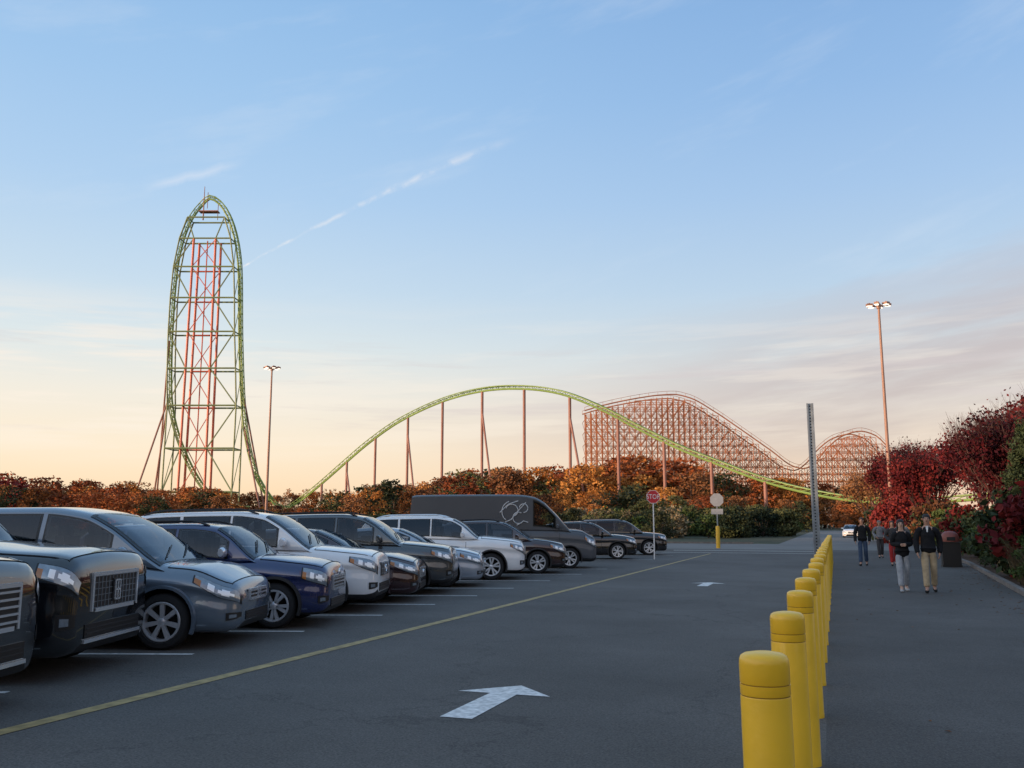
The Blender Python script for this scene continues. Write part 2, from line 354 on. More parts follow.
fc=bpy.data.curves.new('stop_text','FONT'); fc.body='STOP'; fc.size=.30; fc.align_x='CENTER'; fc.align_y='CENTER'; fc.extrude=.002; fc.space_character=1.05
fo=ob('tmp',fc); bpy.context.view_layer.update(); tm=bpy.data.meshes.new_from_object(fo.evaluated_get(bpy.context.evaluated_depsgraph_get())); bpy.data.objects.remove(fo); tm.materials.clear(); tm.materials.append(m_signw)
ob('lettering',tm,ss,(0,-.0195,2.75),(R_(90),0,0),(1,1.0,1))
s2_=thing('traffic_sign','back of grey octagonal road sign on a yellow based post','traffic sign',None,(-7.0,60.1,0),rz=R_(12))
b=MB(); b.box((0,.02,1.9),(.08,.06,3.2)); ob('post',b.mesh('post',[m_galv]),s2_)
b=MB(); b.lathe([(.13,0),(.13,1.35),(.1,1.42),(.0001,1.44)],16); ob('post_base',b.mesh('post_base',[m_signyel],40),s2_)
b=MB(); plate(b,8,.45,math.pi/8,-.03,-.018,3.1,0); b.box((0,-.024,2.35),(.75,.012,.35),0); ob('sign_board',b.mesh('sign_board',[m_signback]),s2_)

tb=thing('litter_bin','black litter bin with a reddish brown domed lid','litter bin',None,(4.05,36.9,.005),sc=(.92,.92,.92))
b=MB(); b.box((0,0,.48),(.66,.62,.9)); b.box((0,0,.955),(.72,.68,.05)); b.box((0,0,.04),(.70,.66,.08))
ob('bin_body',b.mesh('bin_body',[mat('bin_black',(.008,.008,.009),.5)]),tb)
b=MB(); b.lathe([(.345,.985),(.35,1.05),(.335,1.18),(.28,1.30),(.18,1.38),(.0001,1.41)],24); 
ob('lid',b.mesh('lid',[mat('lid_brown_red',(.20,.055,.04),.5,noise=.1)],60),tb)
b=MB(); b.box((0,-.335,1.10),(.3,.03,.14)); ob('opening',b.mesh('opening',[m_hole]),tb)

# ---------------------------------------------------------------- cars
def pchip(pts):
    xs=[p[0] for p in pts]; ys=[p[1] for p in pts]; n=len(xs)
    h=[xs[i+1]-xs[i] for i in range(n-1)]; dl=[(ys[i+1]-ys[i])/h[i] for i in range(n-1)]; m=[0]*n
    m[0]=dl[0]; m[-1]=dl[-1]
    for i in range(1,n-1):
        if dl[i-1]*dl[i]<=0: m[i]=0
        else:
            w1=2*h[i]+h[i-1]; w2=h[i]+2*h[i-1]; m[i]=(w1+w2)/(w1/dl[i-1]+w2/dl[i])
    def f(x):
        if x<=xs[0]: return ys[0]
        if x>=xs[-1]: return ys[-1]
        i=0
        while x>xs[i+1]: i+=1
        t=(x-xs[i])/h[i]
        return (2*t**3-3*t**2+1)*ys[i]+(t**3-2*t**2+t)*h[i]*m[i]+(-2*t**3+3*t**2)*ys[i+1]+(t**3-t**2)*h[i]*m[i+1]
    return f
def glassmat(name,tint,ior):
    m=bpy.data.materials.new(name); m.use_nodes=True; nt=m.node_tree; nt.nodes.clear()
    o=nt.nodes.new('ShaderNodeOutputMaterial'); g=nt.nodes.new('ShaderNodeBsdfGlossy'); g.inputs['Roughness'].default_value=.02; g.inputs['Color'].default_value=(.85,.92,1,1)
    t=nt.nodes.new('ShaderNodeBsdfTransparent'); t.inputs['Color'].default_value=(tint,tint*1.03,tint*1.05,1)
    fr=nt.nodes.new('ShaderNodeFresnel'); fr.inputs['IOR'].default_value=ior
    mx=nt.nodes.new('ShaderNodeMixShader'); nt.links.new(fr.outputs[0],mx.inputs[0]); nt.links.new(t.outputs[0],mx.inputs[1]); nt.links.new(g.outputs[0],mx.inputs[2]); nt.links.new(mx.outputs[0],o.inputs[0])
    return m
m_glass=glassmat('tinted_glass',.6,1.6)
m_glassd=glassmat('privacy_glass',.15,1.6)
m_int=mat('cabin_interior_dark',(.012,.012,.013),.8,noise=.2)
m_seat=mat('seat_grey',(.09,.086,.082),.8,noise=.2)
m_tyre=mat('tyre_rubber',(.018,.018,.019),.8,noise=.15,bump=.2,bscale=60)
m_rim=mat('alloy_rim',(.70,.71,.73),.32,metal=.5)
m_rimd=mat('dark_rim',(.09,.09,.10),.35,metal=.7)
m_well=mat('wheel_well_black',(.008,.008,.008),.9)
m_chrome=mat('chrome',(.82,.83,.85),.18,metal=.7)
m_grille=mat('grille_black',(.010,.010,.011),.4)
m_hl=mat('headlight_glass',(.26,.30,.34),.08,metal=.35,coat=1,noise=.3,nscale=18)
m_hlb=mat('headlight_reflector',(.78,.82,.86),.15,metal=.3,emit=(.9,.95,1),estr=.10)
m_amber=mat('amber_lens',(.45,.16,.03),.2,coat=.5)
m_tail=mat('tail_lamp_red',(.35,.01,.012),.2,coat=.6)
m_plate=mat('licence_plate',(.50,.49,.44),.5,noise=.1)
m_trim=mat('window_trim_black',(.012,.012,.013),.3)

def wheelmeshes(r,wd,spokes,dark=False):
    b=MB(); ri=r*.70
    b.lathe([(ri,-wd/2+.02),(ri+.02,-wd/2),(r-.03,-wd/2+.005),(r-.008,-wd/2+.03),(r,-wd/2+.06),(r,wd/2-.06),(r-.008,wd/2-.03),(r-.03,wd/2-.005),(ri+.02,wd/2),(ri,wd/2-.02),(ri-.005,0),(ri,-wd/2+.02)],36,'y',cap=False)
    ty=b.mesh('tyre',[m_tyre],35)
    b=MB(); y=-wd/2
    b.lathe([(ri+.004,y+.012),(ri-.005,y+.002),(ri-.026,y+.006),(ri-.03,y+.03),(ri-.032,wd/2-.03)],36,'y',m=0,cap=False)
    b.lathe([(ri-.03,y+.11),(.0001,y+.11)],36,'y',m=1,cap=False)
    b.lathe([(.0001,y+.012),(.03,y+.013),(.06,y+.03),(.065,y+.09)],20,'y',m=0,cap=False)
    for k in range(spokes):
        for dt in ((-.13,.13) if spokes<=6 else (0,)):
            a=2*math.pi*k/spokes; a2=a+dt*1.7
            w0=.022 if spokes>6 else .018; w1=.030 if spokes>6 else .026
            p=Vector((.045*math.cos(a+dt),0,.045*math.sin(a+dt))); q_=Vector(((ri-.015)*math.cos(a2),0,(ri-.015)*math.sin(a2)))
            n_=Vector((-math.sin(a),0,math.cos(a)))
            V=[];
            for P,ww,yy in((p,w0,y+.022),(q_,w1,y+.010)):
                V+= [P+n_*ww+Vector((0,yy,0)),P-n_*ww+Vector((0,yy,0)),P-n_*ww*1.1+Vector((0,yy+.035,0)),P+n_*ww*1.1+Vector((0,yy+.035,0))]
            b.add(V,[(0,4,5,1),(1,5,6,2),(2,6,7,3),(3,7,4,0),(0,1,2,3),(7,6,5,4)],0)
    rm=b.mesh('rim',[m_rimd if dark else m_rim,m_well],30)
    return ty,rm

def patch(fn,u0,u1,nu,v0,v1,nv,off,outv,mb,m=0,cellm=None):
    V=[];e=.004;ov=Vector(outv)
    for i in range(nu+1):
        u=u0+(u1-u0)*i/nu
        for j in range(nv+1):
            v=v0+(v1-v0)*j/nv
            P=Vector(fn(u,v)); du=Vector(fn(u+e,v))-Vector(fn(u-e,v)); dv=Vector(fn(u,v+e))-Vector(fn(u,v-e))
            n=du.cross(dv)
            n=n.normalized() if n.length>1e-9 else ov.copy()
            if n.dot(ov)<0: n=-n
            V.append(P+n*off)
    F=[];mm=[]
    mi_,mj=nu//2,nv//2; a=mi_*(nv+1)+mj
    fl=(V[a+nv+1]-V[a]).cross(V[a+1]-V[a]).dot(ov)<0
    for i in range(nu):
        for j in range(nv):
            k=cellm(i,j) if cellm else m
            if k is None: continue
            q=(i*(nv+1)+j,(i+1)*(nv+1)+j,(i+1)*(nv+1)+j+1,i*(nv+1)+j+1)
            F.append(q[::-1] if fl else q); mm.append(k)
    o=len(mb.v); mb.v+=[tuple(p) for p in V]; mb.f+=[tuple(k+o for k in q) for q in F]; mb.m+=mm

def car(name,label,cat,wheel,sp,col_m,group='cars parked in a row',rz=None):
    rz=TH if rz is None else rz
    L_,Wd,H=sp['L'],sp['W'],sp['H']; hw=Wd/2
    zt=pchip(sp['top']); zc=pchip(sp['roof'])
    pf=sp.get('pf',[.66,.77,.875,.95,.985,1.0])
    wf=pchip([(0,pf[0]),(.035,pf[1]),(.12,pf[2]),(.28,pf[3]),(.55,pf[4]),(.95,pf[5]),(L_-.7,1.0),(L_-.25,.955),(L_-.08,.90),(L_,.78)])
    gc=sp.get('gc',.2)
    zb=pchip([(0,gc+.12),(.05,gc+.04),(.2,gc),(L_-.25,gc),(L_-.05,gc+.07),(L_,gc+.14)])
    SP=[(0,0,0),(.12,.84,0),(.2,.955,.06),(.35,.998,.22),(.50,1.0,.42),(.58,.984,.56),(.66,.978,.66),(.70,.992,.72),(.74,.985,.78),(.79,.95,.875),(.84,.895,.945),(.90,.78,.985),(1.0,0,1.0)]
    fy=pchip([(a,b_) for a,b_,c in SP]); fz=pchip([(a,c) for a,b_,c in SP])
    crown=sp.get('crown',.05)
    def S(x,v,s=-1):
        w_=hw*wf(x); t=zt(x); z0=zb(x); yy=fy(v)
        return (L_/2-x, s*w_*yy, z0+(t-z0)*fz(v)+crown*max(0,(1-yy*yy))*(1 if v>.84 else 0)*(1 if x>.08 else x/.08))
    bx=L_/2
    lw=Vector((L_/2-sp['xf'],-(hw-.03),0)); ca,sa=math.cos(rz),math.sin(rz)
    T=thing(name,label,cat,group,(wheel[0]-(lw.x*ca-lw.y*sa),wheel[1]-(lw.x*sa+lw.y*ca),.004),rz)
    xs=[0,.015,.035,.06,.09,.12,.17,.22,.28]; x=.36
    while x<L_-.3: xs.append(x); x+=.09
    xs+=[L_-.25,L_-.17,L_-.1,L_-.05,L_-.02,L_]
    vs=[0,.12,.16,.2,.27,.35,.42,.50,.54,.58,.63,.66,.68,.70,.72,.74,.765,.79,.815,.84,.87,.90,.93,.965,1.0]
    ring=[(v,-1) for v in vs]+[(v,1) for v in vs[::-1][1:-1]]
    V=[S(x,v,s) for x in xs for v,s in ring]; n=len(ring); F=[];mi=[]
    clad=sp.get('clad',0)
    for i in range(len(xs)-1):
        for k in range(n):
            F.append((i*n+k,(i+1)*n+k,(i+1)*n+(k+1)%n,i*n+(k+1)%n))
            vv=min(ring[k][0],ring[(k+1)%n][0]); mi.append(1 if vv<clad or vv<.12 else 0)
    F.append(tuple(range(n))); mi.append(0); F.append(tuple((len(xs)-1)*n+k for k in range(n-1,-1,-1))); mi.append(0)
    b=MB(); b.v=[tuple(p) for p in V]; b.f=F; b.m=mi
    me=fixn(b.mesh('lower',[col_m,m_dark,m_well]))
    wr=sp['wr']; xf,xr=sp['xf'],sp['xr']; ar=wr+.055
    tmp=ob('tmp_low',me); cuts=[]
    for xx in(xf,xr):
        for s in(-1,1):
            c=MB(); c.lathe([(ar,-.24),(ar,.24)],40,'y',(bx-xx,s*(hw-.08),wr+.01)); cm_=fixn(c.mesh('cut',[m_well])); cob=ob('tmp_cut',cm_)
            md=tmp.modifiers.new('b','BOOLEAN'); md.operation='DIFFERENCE'; md.object=cob; md.solver='EXACT'
            try: md.material_mode='TRANSFER'
            except Exception: pass
            cuts.append(cob)
    bpy.context.view_layer.update()
    low=bpy.data.meshes.new_from_object(tmp.evaluated_get(bpy.context.evaluated_depsgraph_get()))
    for c in cuts+[tmp]: bpy.data.objects.remove(c)
    x0,x1=sp['roof'][0][0],sp['roof'][-1][0]; zbelt=sum(zt(x0+(x1-x0)*k/10) for k in range(11))/11
    wb=hw*.925; wrf=sp['wroof']
    def Wc(z):
        t=max(0,min(1,(z-zbelt)/(H-zbelt))); return wb-(wb-wrf)*(t**1.25)
    def taper(x):
        tr=max(0,(x-(x1-.9))/.9); return 1-.07*tr*tr
    def base(x): return min(zt(x),zc(x))-.035
    def Cs(x,s_,sd=-1):
        z=base(x)+s_*(max(zc(x)-.055,base(x))-base(x)); return (bx-x,sd*Wc(z)*taper(x),z)
    def rooftop(x,t):
        y_=Wc(max(zc(x)-.055,base(x)))*taper(x); a=abs(t)
        dzv=-.055*max(0,(a-.80)/.20)**2 if a>.80 else 0
        return (bx-x+.05*(1-a*a)*max(0,1-abs(x-(sp['ws'][0]+sp['ws'][1])/2)/.6),t*y_,zc(x)+dzv+.022*(1-a*a))
    ws0,ws1=sp['ws']
    cxs=set(); x=x0
    while x<x1-.05: cxs.add(round(x,3)); x+=.07
    cxs.add(x1); 
    for a0,a1 in sp['win']+[(ws0,ws1)]+([sp['rw']] if sp.get('rw') else []):
        cxs.add(round(a0,3)); cxs.add(round(a1,3))
    cx=sorted(cxs); cx=[c for i,c in enumerate(cx) if i==0 or c-cx[i-1]>.004]
    sv=[0,.16,.36,.56,.76,.92,1.0]; tr_=[.97,.93,.86,.78,.6,.3]
    V=[];keys=[('s',v,-1) for v in sv]+[('r',-t,0) for t in tr_]+[('r',0,0)]+[('r',t,0) for t in tr_[::-1]]+[('s',v,1) for v in sv[::-1]]
    for x in cx:
        for k_,a,sd_ in keys: V.append(Cs(x,a,sd_) if k_=='s' else rooftop(x,a))
    n=len(keys); F=[]
    for i in range(len(cx)-1):
        xm=(cx[i]+cx[i+1])/2
        for k in range(n-1):
            ka,kb=keys[k],keys[k+1]
            if ka[0]=='s' and kb[0]=='s' and ka[2]==kb[2]:
                vm_=(ka[1]+kb[1])/2
                if .16<vm_<.92 and any(a0<xm<a1 for a0,a1 in sp['win']) : continue
            if ka[0]=='r' and kb[0]=='r' and abs((ka[1]+kb[1])/2)<.93:
                if ws0<xm<ws1: continue
                if sp.get('rw') and sp['rw'][0]<xm<sp['rw'][1] and abs((ka[1]+kb[1])/2)<.86: continue
            F.append((i*n+k,(i+1)*n+k,(i+1)*n+k+1,i*n+k+1))
    F.append(tuple((len(cx)-1)*n+k for k in range(n-1,-1,-1)))
    b=MB(); b.v=[tuple(p) for p in V]; b.f=F; b.m=[0]*len(F)
    cab=fixn(b.mesh('cab',[col_m]))
    b=MB(); b.v=[tuple(v.co) for v in low.vertices]; b.f=[tuple(p.vertices) for p in low.polygons]; 
    mn=[m_.name if m_ else '' for m_ in low.materials]
    idx={col_m.name:0,m_dark.name:1,m_well.name:2}
    b.m=[idx.get(mn[p.material_index] if p.material_index<len(mn) else '',2) for p in low.polygons]
    b.add([tuple(v.co) for v in cab.vertices],[tuple(p.vertices) for p in cab.polygons],0)
    ob('body',b.mesh('body',[col_m,m_dark,m_well],32),T)
    it=MB(); zf=zbelt+.045
    it.add([(bx-ws0-.12,-wb*.88,zt(ws0)+.045),(bx-ws0-.12,wb*.88,zt(ws0)+.045),(bx-x1+.35,wb*.88,zf),(bx-x1+.35,-wb*.88,zf)],[(0,1,2,3)],0)
    it.box((bx-ws1+.12,0,zf+.05),(.35,wb*1.5,.10),0)
    for k,xx in enumerate((ws1+.45,ws1+1.35)):
        for s in(-1,1):
            it.box((bx-xx,s*wb*.45,zf+.13),(.12,.42,.26),1); it.box((bx-xx-.03,s*wb*.45,zf+.33),(.09,.22,.13),1)
    ob('seats',it.mesh('seats',[m_int,m_seat]),T)
    b=MB()
    for s in(-1,1):
        f=lambda x,v,s=s:S(x,v,s)
        patch(f,.10,ws0-.10,10,.862,.9995,8,.0015,(0,0,1),b,1); patch(f,.112,ws0-.115,10,.868,1.0,8,.0055,(0,0,1),b,0)
    ob('bonnet',b.mesh('bonnet',[col_m,m_dark],50),T)
    def rimcell(nu,nv): return lambda i,j:(0 if (i in(0,nu-1) or j in(0,nv-1)) else None)
    b=MB(); patch(rooftop,ws0-.01,ws1+.01,24,-.95,.95,24,.005,(.4,0,1),b,0,cellm=rimcell(24,24)); patch(rooftop,ws0,ws1,14,-.94,.94,10,.008,(.4,0,1),b,1)
    wsn=ob('windscreen',b.mesh('windscreen',[m_trim,m_glass],60),T)
    b=MB()
    for y0_,y1_ in((-.62,.02),(.05,.70)):
        P=[Vector(rooftop(ws0+.05+.05*k,y0_+(y1_-y0_)*k/4))+Vector((.01,0,.026)) for k in range(5)]; b.sweep(P,.011,4)
    ob('wiper',b.mesh('wiper',[m_dark]),wsn)
    rw=sp.get('rw')
    if rw:
        b=MB(); patch(rooftop,rw[0],rw[1],10,-.87,.87,8,.006,(-.5,0,1),b,0); ob('rear_window',b.mesh('rear_window',[m_glass],60),T)
    for s in(-1,1):
        for wi,(a0,a1) in enumerate(sp['win']):
            b=MB(); f=lambda x,v,s=s: Cs(x,v,s)
            patch(f,a0-.03,a1+.03,16,.11,.97,14,.005,(0,s,.2),b,0,cellm=rimcell(16,14)); patch(f,a0-.005,a1+.005,8,.15,.93,6,.008,(0,s,.2),b,1)
            ob('window',b.mesh('window',[m_trim,m_glass if wi==0 else m_glassd],60),T)
        for (a0,a1) in sp['doors']:
            b=MB(); f=lambda x,v,s=s:S(x,v,s)
            patch(f,a0-.012,a1+.012,8,.24,.80,12,.002,(0,s,0),b,1); patch(f,a0,a1,8,.25,.80,12,.006,(0,s,0),b,0)
            if clad: patch(f,a0,a1,8,.25,max(.26,clad),3,.008,(0,s,0),b,1)
            d=ob('door',b.mesh('door',[col_m,m_dark],50),T)
            hb=MB(); hx=a1-.22; P=S(hx,.72,s); hb.box((P[0],P[1]+s*.022,P[2]),(.2,.022,.03),0); ob('door_handle',hb.mesh('door_handle',[sp.get('hm',col_m)],60),d)
        mx=sp['ws'][0]+.42; mz=zt(mx)+.10
        b=MB(); V=[]
        prof=[(.02,.55),(.07,.9),(.13,1),(.2,.95),(.235,.7)]
        for (yy,k) in prof:
            for t in range(10):
                a=2*math.pi*t/10; V.append((bx-mx+.06*k*math.cos(a),s*(wb-.03+yy),mz+.085*k*math.sin(a)))
        F=[(i*10+t,i*10+(t+1)%10,(i+1)*10+(t+1)%10,(i+1)*10+t) for i in range(4) for t in range(10)]+[tuple(range(10)),tuple(range(49,39,-1))]
        b.add(V,F,0); b.box((bx-mx,s*(wb+.0),mz-.03),(.05,.12,.04),1); ob('wing_mirror',b.mesh('wing_mirror',[sp.get('mirm',col_m),m_dark],60),T)
        h0,h1,v0,v1=sp['hl']
        ht_=sp.get('hlt',.6)
        def f(x,v,s=s):
            t=max(0,min(1,(x-h0)/(h1-h0))); vv=v1-(v1-v)*(1-ht_*t**1.3)+.012*t; return S(x,vv,s)
        b=MB(); patch(f,max(h0-.01,.004),h1+.02,8,v0-.012,v1+.006,6,.006,(.6,s*.6,.2),b,1)
        patch(f,h0+.004,h1,12,v0,v1,8,.011,(.6,s*.6,.2),b,0,cellm=lambda i,j:(2 if (((i-2.5)/1.8)**2+((j-3.5)/2.6)**2<1 or ((i-6.5)/1.5)**2+((j-3.5)/2.4)**2<1) else (3 if i>=10 and j<5 else 0)))
        ob('headlight',b.mesh('headlight',[m_hl,m_grille,m_hlb,m_amber],50),T)
        f=lambda x,v,s=s:S(x,v,s)
        b=MB(); patch(f,L_-.30,L_-.02,5,.66,.80,5,.008,(-.6,s*.6,.2),b,0); ob('tail_light',b.mesh('tail_light',[m_tail],50),T)
        if sp.get('rails'):
            r0,r1=sp['rails']; pts=[]
            for k in range(13):
                x=r0+(r1-r0)*k/12; P=rooftop(x,s*.86); up=.05*min(1,min(k,12-k)/1.5); pts.append((P[0],P[1],P[2]+up))
            b=MB(); b.sweep(pts,.018,6); ob('roof_rail',b.mesh('roof_rail',[sp.get('railm',m_dark)],60),T)
    gw,g0,g1,style=sp['grille']; fx=bx
    b=MB(); yh=gw/2; zmid=(g0+g1)/2; gh=g1-g0
    tpr=sp.get('gtaper',.85)
    def fr(y,z): return fx+.012-.10*max(0,abs(y)/hw-.55)**1.6
    def gq(y0,y1,z0,z1,off,m):
        n_=8; V=[];F=[]
        for i in range(n_+1):
            y=y0+(y1-y0)*i/n_
            for z in(z0,z1): V.append((fr(y,z)+off,y,z)); V.append((fr(y,z)+off-.03,y,z))
        for i in range(n_):
            o=i*4; F+=[(o,o+4,o+6,o+2),(o+2,o+6,o+7,o+3),(o+1,o+3,o+7,o+5),(o,o+1,o+5,o+4)]
        F+=[(0,2,3,1),(n_*4,n_*4+1,n_*4+3,n_*4+2)]
        b.add(V,F,m)
    gq(-yh,yh,g0,g1,0,1)
    if style in('mesh','bars','slots'):
        t_=.028
        gq(-yh,yh,g1-t_,g1+t_*.4,.01,0); gq(-yh*tpr,yh*tpr,g0-t_*.4,g0+t_,.01,0)
        gq(-yh-.004,-yh+t_,g0,g1,.011,0); gq(yh-t_,yh+.004,g0,g1,.011,0)
    if style=='bars':
        nb=sp.get('nbars',3)
        for k in range(nb): z=g0+gh*(k+1)/(nb+1); gq(-yh+.02,yh-.02,z-.010,z+.010,.008,0)
    if style=='mesh':
        for k in range(6): z=g0+gh*(k+.5)/6; gq(-yh+.02,yh-.02,z-.003,z+.003,.004,2)
        for k in range(13): y=-yh+gw*(k+.5)/13; gq(y-.004,y+.004,g0+.02,g1-.02,.006,2)
        gq(-.085,.085,zmid-.12,zmid+.12,.010,1)
    if style=='slots':
        for k in range(8): y=-yh+gw*k/7; gq(y-.02,y+.02,g0,g1,.012,3 if sp.get('slotp') else 0)
    if style=='vbar':
        gq(-yh,yh,g1-.02,g1+.01,.012,0)
        for k in range(3):
            z=g0+gh*(k+.5)/3; gq(-yh+.02,yh-.02,z-.006,z+.006,.006,2)
        for s in(-1,1): gq(s*.13-.016,s*.13+.016,g0,g1,.014,0)
        gq(-.13,.13,g0,g0+.025,.013,0)
    ob('grille',b.mesh('grille',[m_chrome if not sp.get('blackg') else m_dark,m_grille,m_galv,col_m,m_dark],40),T)
    bd=sp.get('badge')
    if bd:
        b=MB(); zz=sp.get('bz',zmid)
        if bd=='ring':
            V=[];n_=20
            for i in range(n_):
                a=2*math.pi*i/n_
                for rr,xo in((.085,0),(.07,.012),(.055,0)): V.append((fx+.03+xo,rr*math.cos(a),zz+rr*.85*math.sin(a)))
            b.add(V,[(i*3+j,((i+1)%n_)*3+j,((i+1)%n_)*3+j+1,i*3+j+1) for i in range(n_) for j in(0,1)]); b.box((fx+.034,0,zz),(.012,.20,.028))
        elif bd=='H':
            b.box((fx+.03,0,zz),(.014,.07,.022))
            for s in(-1,1): b.box((fx+.03,s*.042,zz),(.014,.022,.12)); b.box((fx+.026,s*.068,zz),(.010,.008,.15))
            b.box((fx+.026,0,zz+.075),(.010,.14,.008)); b.box((fx+.026,0,zz-.075),(.010,.14,.008))
        elif bd=='star':
            b.box((fx+.034,0,zz),(.014,.018,.22)); b.box((fx+.034,0,zz),(.014,.08,.018))
            for s in(-1,1): b.box((fx+.034,s*.055,zz),(.014,.016,.20))
            for s in(-1,1): b.box((fx+.034,0,zz+s*.1),(.014,.11,.016))
        else:
            b.lathe([(.001,.03),(.05,.026),(.055,.0)],18,'x',(fx+.012,0,zz))
        ob('badge',b.mesh('badge',[m_chrome]),T)
    b=MB(); l0,l1,lw_=sp.get('low',(gc+.17,gc+.30,1.0)); gq(-lw_/2,lw_/2,l0,l1,.0,1)
    for k in range(2): z=l0+(l1-l0)*(k+1)/3; gq(-lw_/2+.03,lw_/2-.03,z-.006,z+.006,.006,2)
    if sp.get('lowc'): gq(-lw_/2-.02,lw_/2+.02,l0-.045,l0-.01,.012,0)
    ob('air_intake',b.mesh('air_intake',[m_chrome,m_grille,m_dark],40),T)
    for s in(-1,1):
        fo_=sp.get('fog')
        if fo_:
            f=lambda x,v,s=s:S(x,v,s); b=MB(); patch(f,.008,.13,4,fo_-.06,fo_+.06,4,.008,(.6,s*.6,0),b,0,cellm=lambda i,j:1 if (i in(1,2) and j in(1,2)) else 0)
            ob('fog_light',b.mesh('fog_light',[m_grille,m_hl],50),T)
    if sp.get('plate',0):
        pz=sp.get('pz',(g0+l1)/2-.0); b=MB(); b.box((fx+.035,0,pz),(.01,.31,.155),0); b.box((fx+.028,0,pz),(.012,.33,.175),1)
        ob('licence_plate',b.mesh('licence_plate',[m_plate,m_dark]),T)
    for xx in(xf,xr):
        for s in(-1,1):
            V=[];F=[];n_=22
            hw2=hw+.004
            for i in range(n_+1):
                a=math.pi*(-.12+1.24*i/n_)
                for rr,yy in((ar-.006,-.02),(ar-.004,.012),(ar+sp.get('arch',.03),.010),(ar+sp.get('arch',.03)+.01,-.03)):
                    V.append((bx-xx+rr*math.cos(a),s*(hw2*wf(xx)+yy-.0),wr+.01+rr*math.sin(a)))
            for i in range(n_):
                for j in range(3): F.append((i*4+j,(i+1)*4+j,(i+1)*4+j+1,i*4+j+1))
            b=MB(); b.add(V,F,0); ob('wheel_arch',b.mesh('wheel_arch',[m_dark if clad else col_m],50),T)
    ty,rm=wheelmeshes(wr,.225,sp.get('spk',5),sp.get('dr',False))
    for xx in(xf,xr):
        for s in(-1,1):
            we=ob('wheel',None,T,(bx-xx,s*(hw-.125),wr),(0,random.uniform(0,6),0 if s<0 else math.pi))
            ob('tyre',ty,we); ob('rim',rm,we)
    return T

def top(nose,hood,cowlx,belt,L_,tail,x2=None):
    return [(0,nose-.20),(.03,nose-.10),(.08,nose-.035),(.18,nose+.005),(cowlx*.55,hood-.015),(cowlx,hood+.03),(cowlx+.35,belt),(L_*.6,belt+.03),(L_-.45,tail),(L_-.1,tail-.03),(L_,tail-.15)]
bigsuv=dict(L=5.3,W=2.03,H=1.93,gc=.24,top=top(1.22,1.29,1.45,1.30,5.3,1.32),roof=[(1.42,1.26),(1.6,1.36),(2.05,1.76),(2.3,1.88),(2.9,1.93),(4.3,1.91),(4.9,1.85),(5.15,1.60),(5.26,1.25)],wroof=.76,ws=(1.50,2.26),win=[(2.1,2.95),(3.08,3.95),(4.08,4.9)],doors=[(1.75,2.98),(3.02,3.6)],wr=.41,xf=.98,xr=4.1,hl=(.0,.34,.70,.80),hlt=.35,grille=(1.05,.66,1.04,'mesh'),low=(.40,.54,1.25),lowc=1,badge='star',spk=10,rails=(2.5,4.8),railm=m_chrome,pf=[.78,.86,.93,.975,.995,1.0],hm=m_chrome,fog=.45,arch=.02)
minivan=dict(L=5.1,W=1.96,H=1.75,gc=.2,top=top(.82,1.0,1.05,1.08,5.1,1.10),roof=[(.92,1.0),(1.1,1.11),(1.75,1.55),(2.05,1.68),(2.6,1.75),(4.1,1.73),(4.75,1.64),(4.98,1.35),(5.05,1.08)],wroof=.72,ws=(1.0,1.98),win=[(1.65,2.5),(2.62,3.6),(3.72,4.62)],doors=[(1.62,2.62),(2.66,3.45)],wr=.345,xf=.90,xr=3.95,hl=(.02,.52,.655,.80),grille=(.74,.57,.70,'bars'),nbars=1,low=(.33,.44,.95),badge='H',bz=.645,spk=7,rails=None,fog=.42,pz=.50,pf=[.60,.73,.86,.94,.98,1.0])
mini=dict(L=4.1,W=1.79,H=1.54,gc=.19,top=top(.92,1.0,1.08,1.02,4.1,1.02),roof=[(1.08,1.0),(1.2,1.08),(1.6,1.40),(1.8,1.5),(2.2,1.54),(3.4,1.51),(3.75,1.44),(3.98,1.2),(4.05,1.0)],wroof=.66,ws=(1.14,1.74),win=[(1.55,2.3),(2.4,3.1),(3.2,3.75)],doors=[(1.45,2.35),(2.39,2.95)],wr=.335,xf=.78,xr=3.38,hl=(.03,.36,.64,.80),hlt=.3,grille=(.82,.54,.75,'bars'),nbars=3,low=(.30,.42,1.0),badge='dot',bz=.80,spk=5,rails=(1.9,3.6),clad=.20,fog=.42,pz=.50,mirm=m_chrome,pf=[.66,.78,.88,.95,.985,1.0])
suv=dict(L=4.9,W=1.93,H=1.76,gc=.22,top=top(1.0,1.08,1.15,1.12,4.9,1.16),roof=[(1.15,1.08),(1.3,1.18),(1.85,1.58),(2.1,1.70),(2.6,1.76),(4.0,1.73),(4.5,1.64),(4.78,1.35),(4.85,1.12)],wroof=.71,ws=(1.22,2.04),win=[(1.8,2.6),(2.7,3.5),(3.62,4.4)],doors=[(1.65,2.65),(2.69,3.35)],wr=.37,xf=.93,xr=3.8,hl=(.02,.46,.655,.80),grille=(.80,.62,.86,'vbar'),low=(.36,.50,1.05),badge='ring',spk=5,rails=(2.2,4.3),clad=.22,fog=.42,pz=.55)
jeep=dict(suv); jeep.update(L=4.82,H=1.76,top=top(1.04,1.13,1.25,1.15,4.82,1.18),roof=[(1.25,1.12),(1.4,1.22),(1.85,1.58),(2.08,1.69),(2.6,1.76),(3.9,1.74),(4.4,1.67),(4.68,1.38),(4.77,1.14)],ws=(1.32,2.02),grille=(.92,.76,.90,'slots'),badge=None,pf=[.76,.84,.91,.965,.99,1.0],hl=(.01,.38,.67,.80),rails=(2.2,4.2),railm=m_chrome,clad=.2,pz=.62,low=(.40,.55,.95),win=[(1.8,2.6),(2.7,3.5),(3.62,4.35)],plate=1)
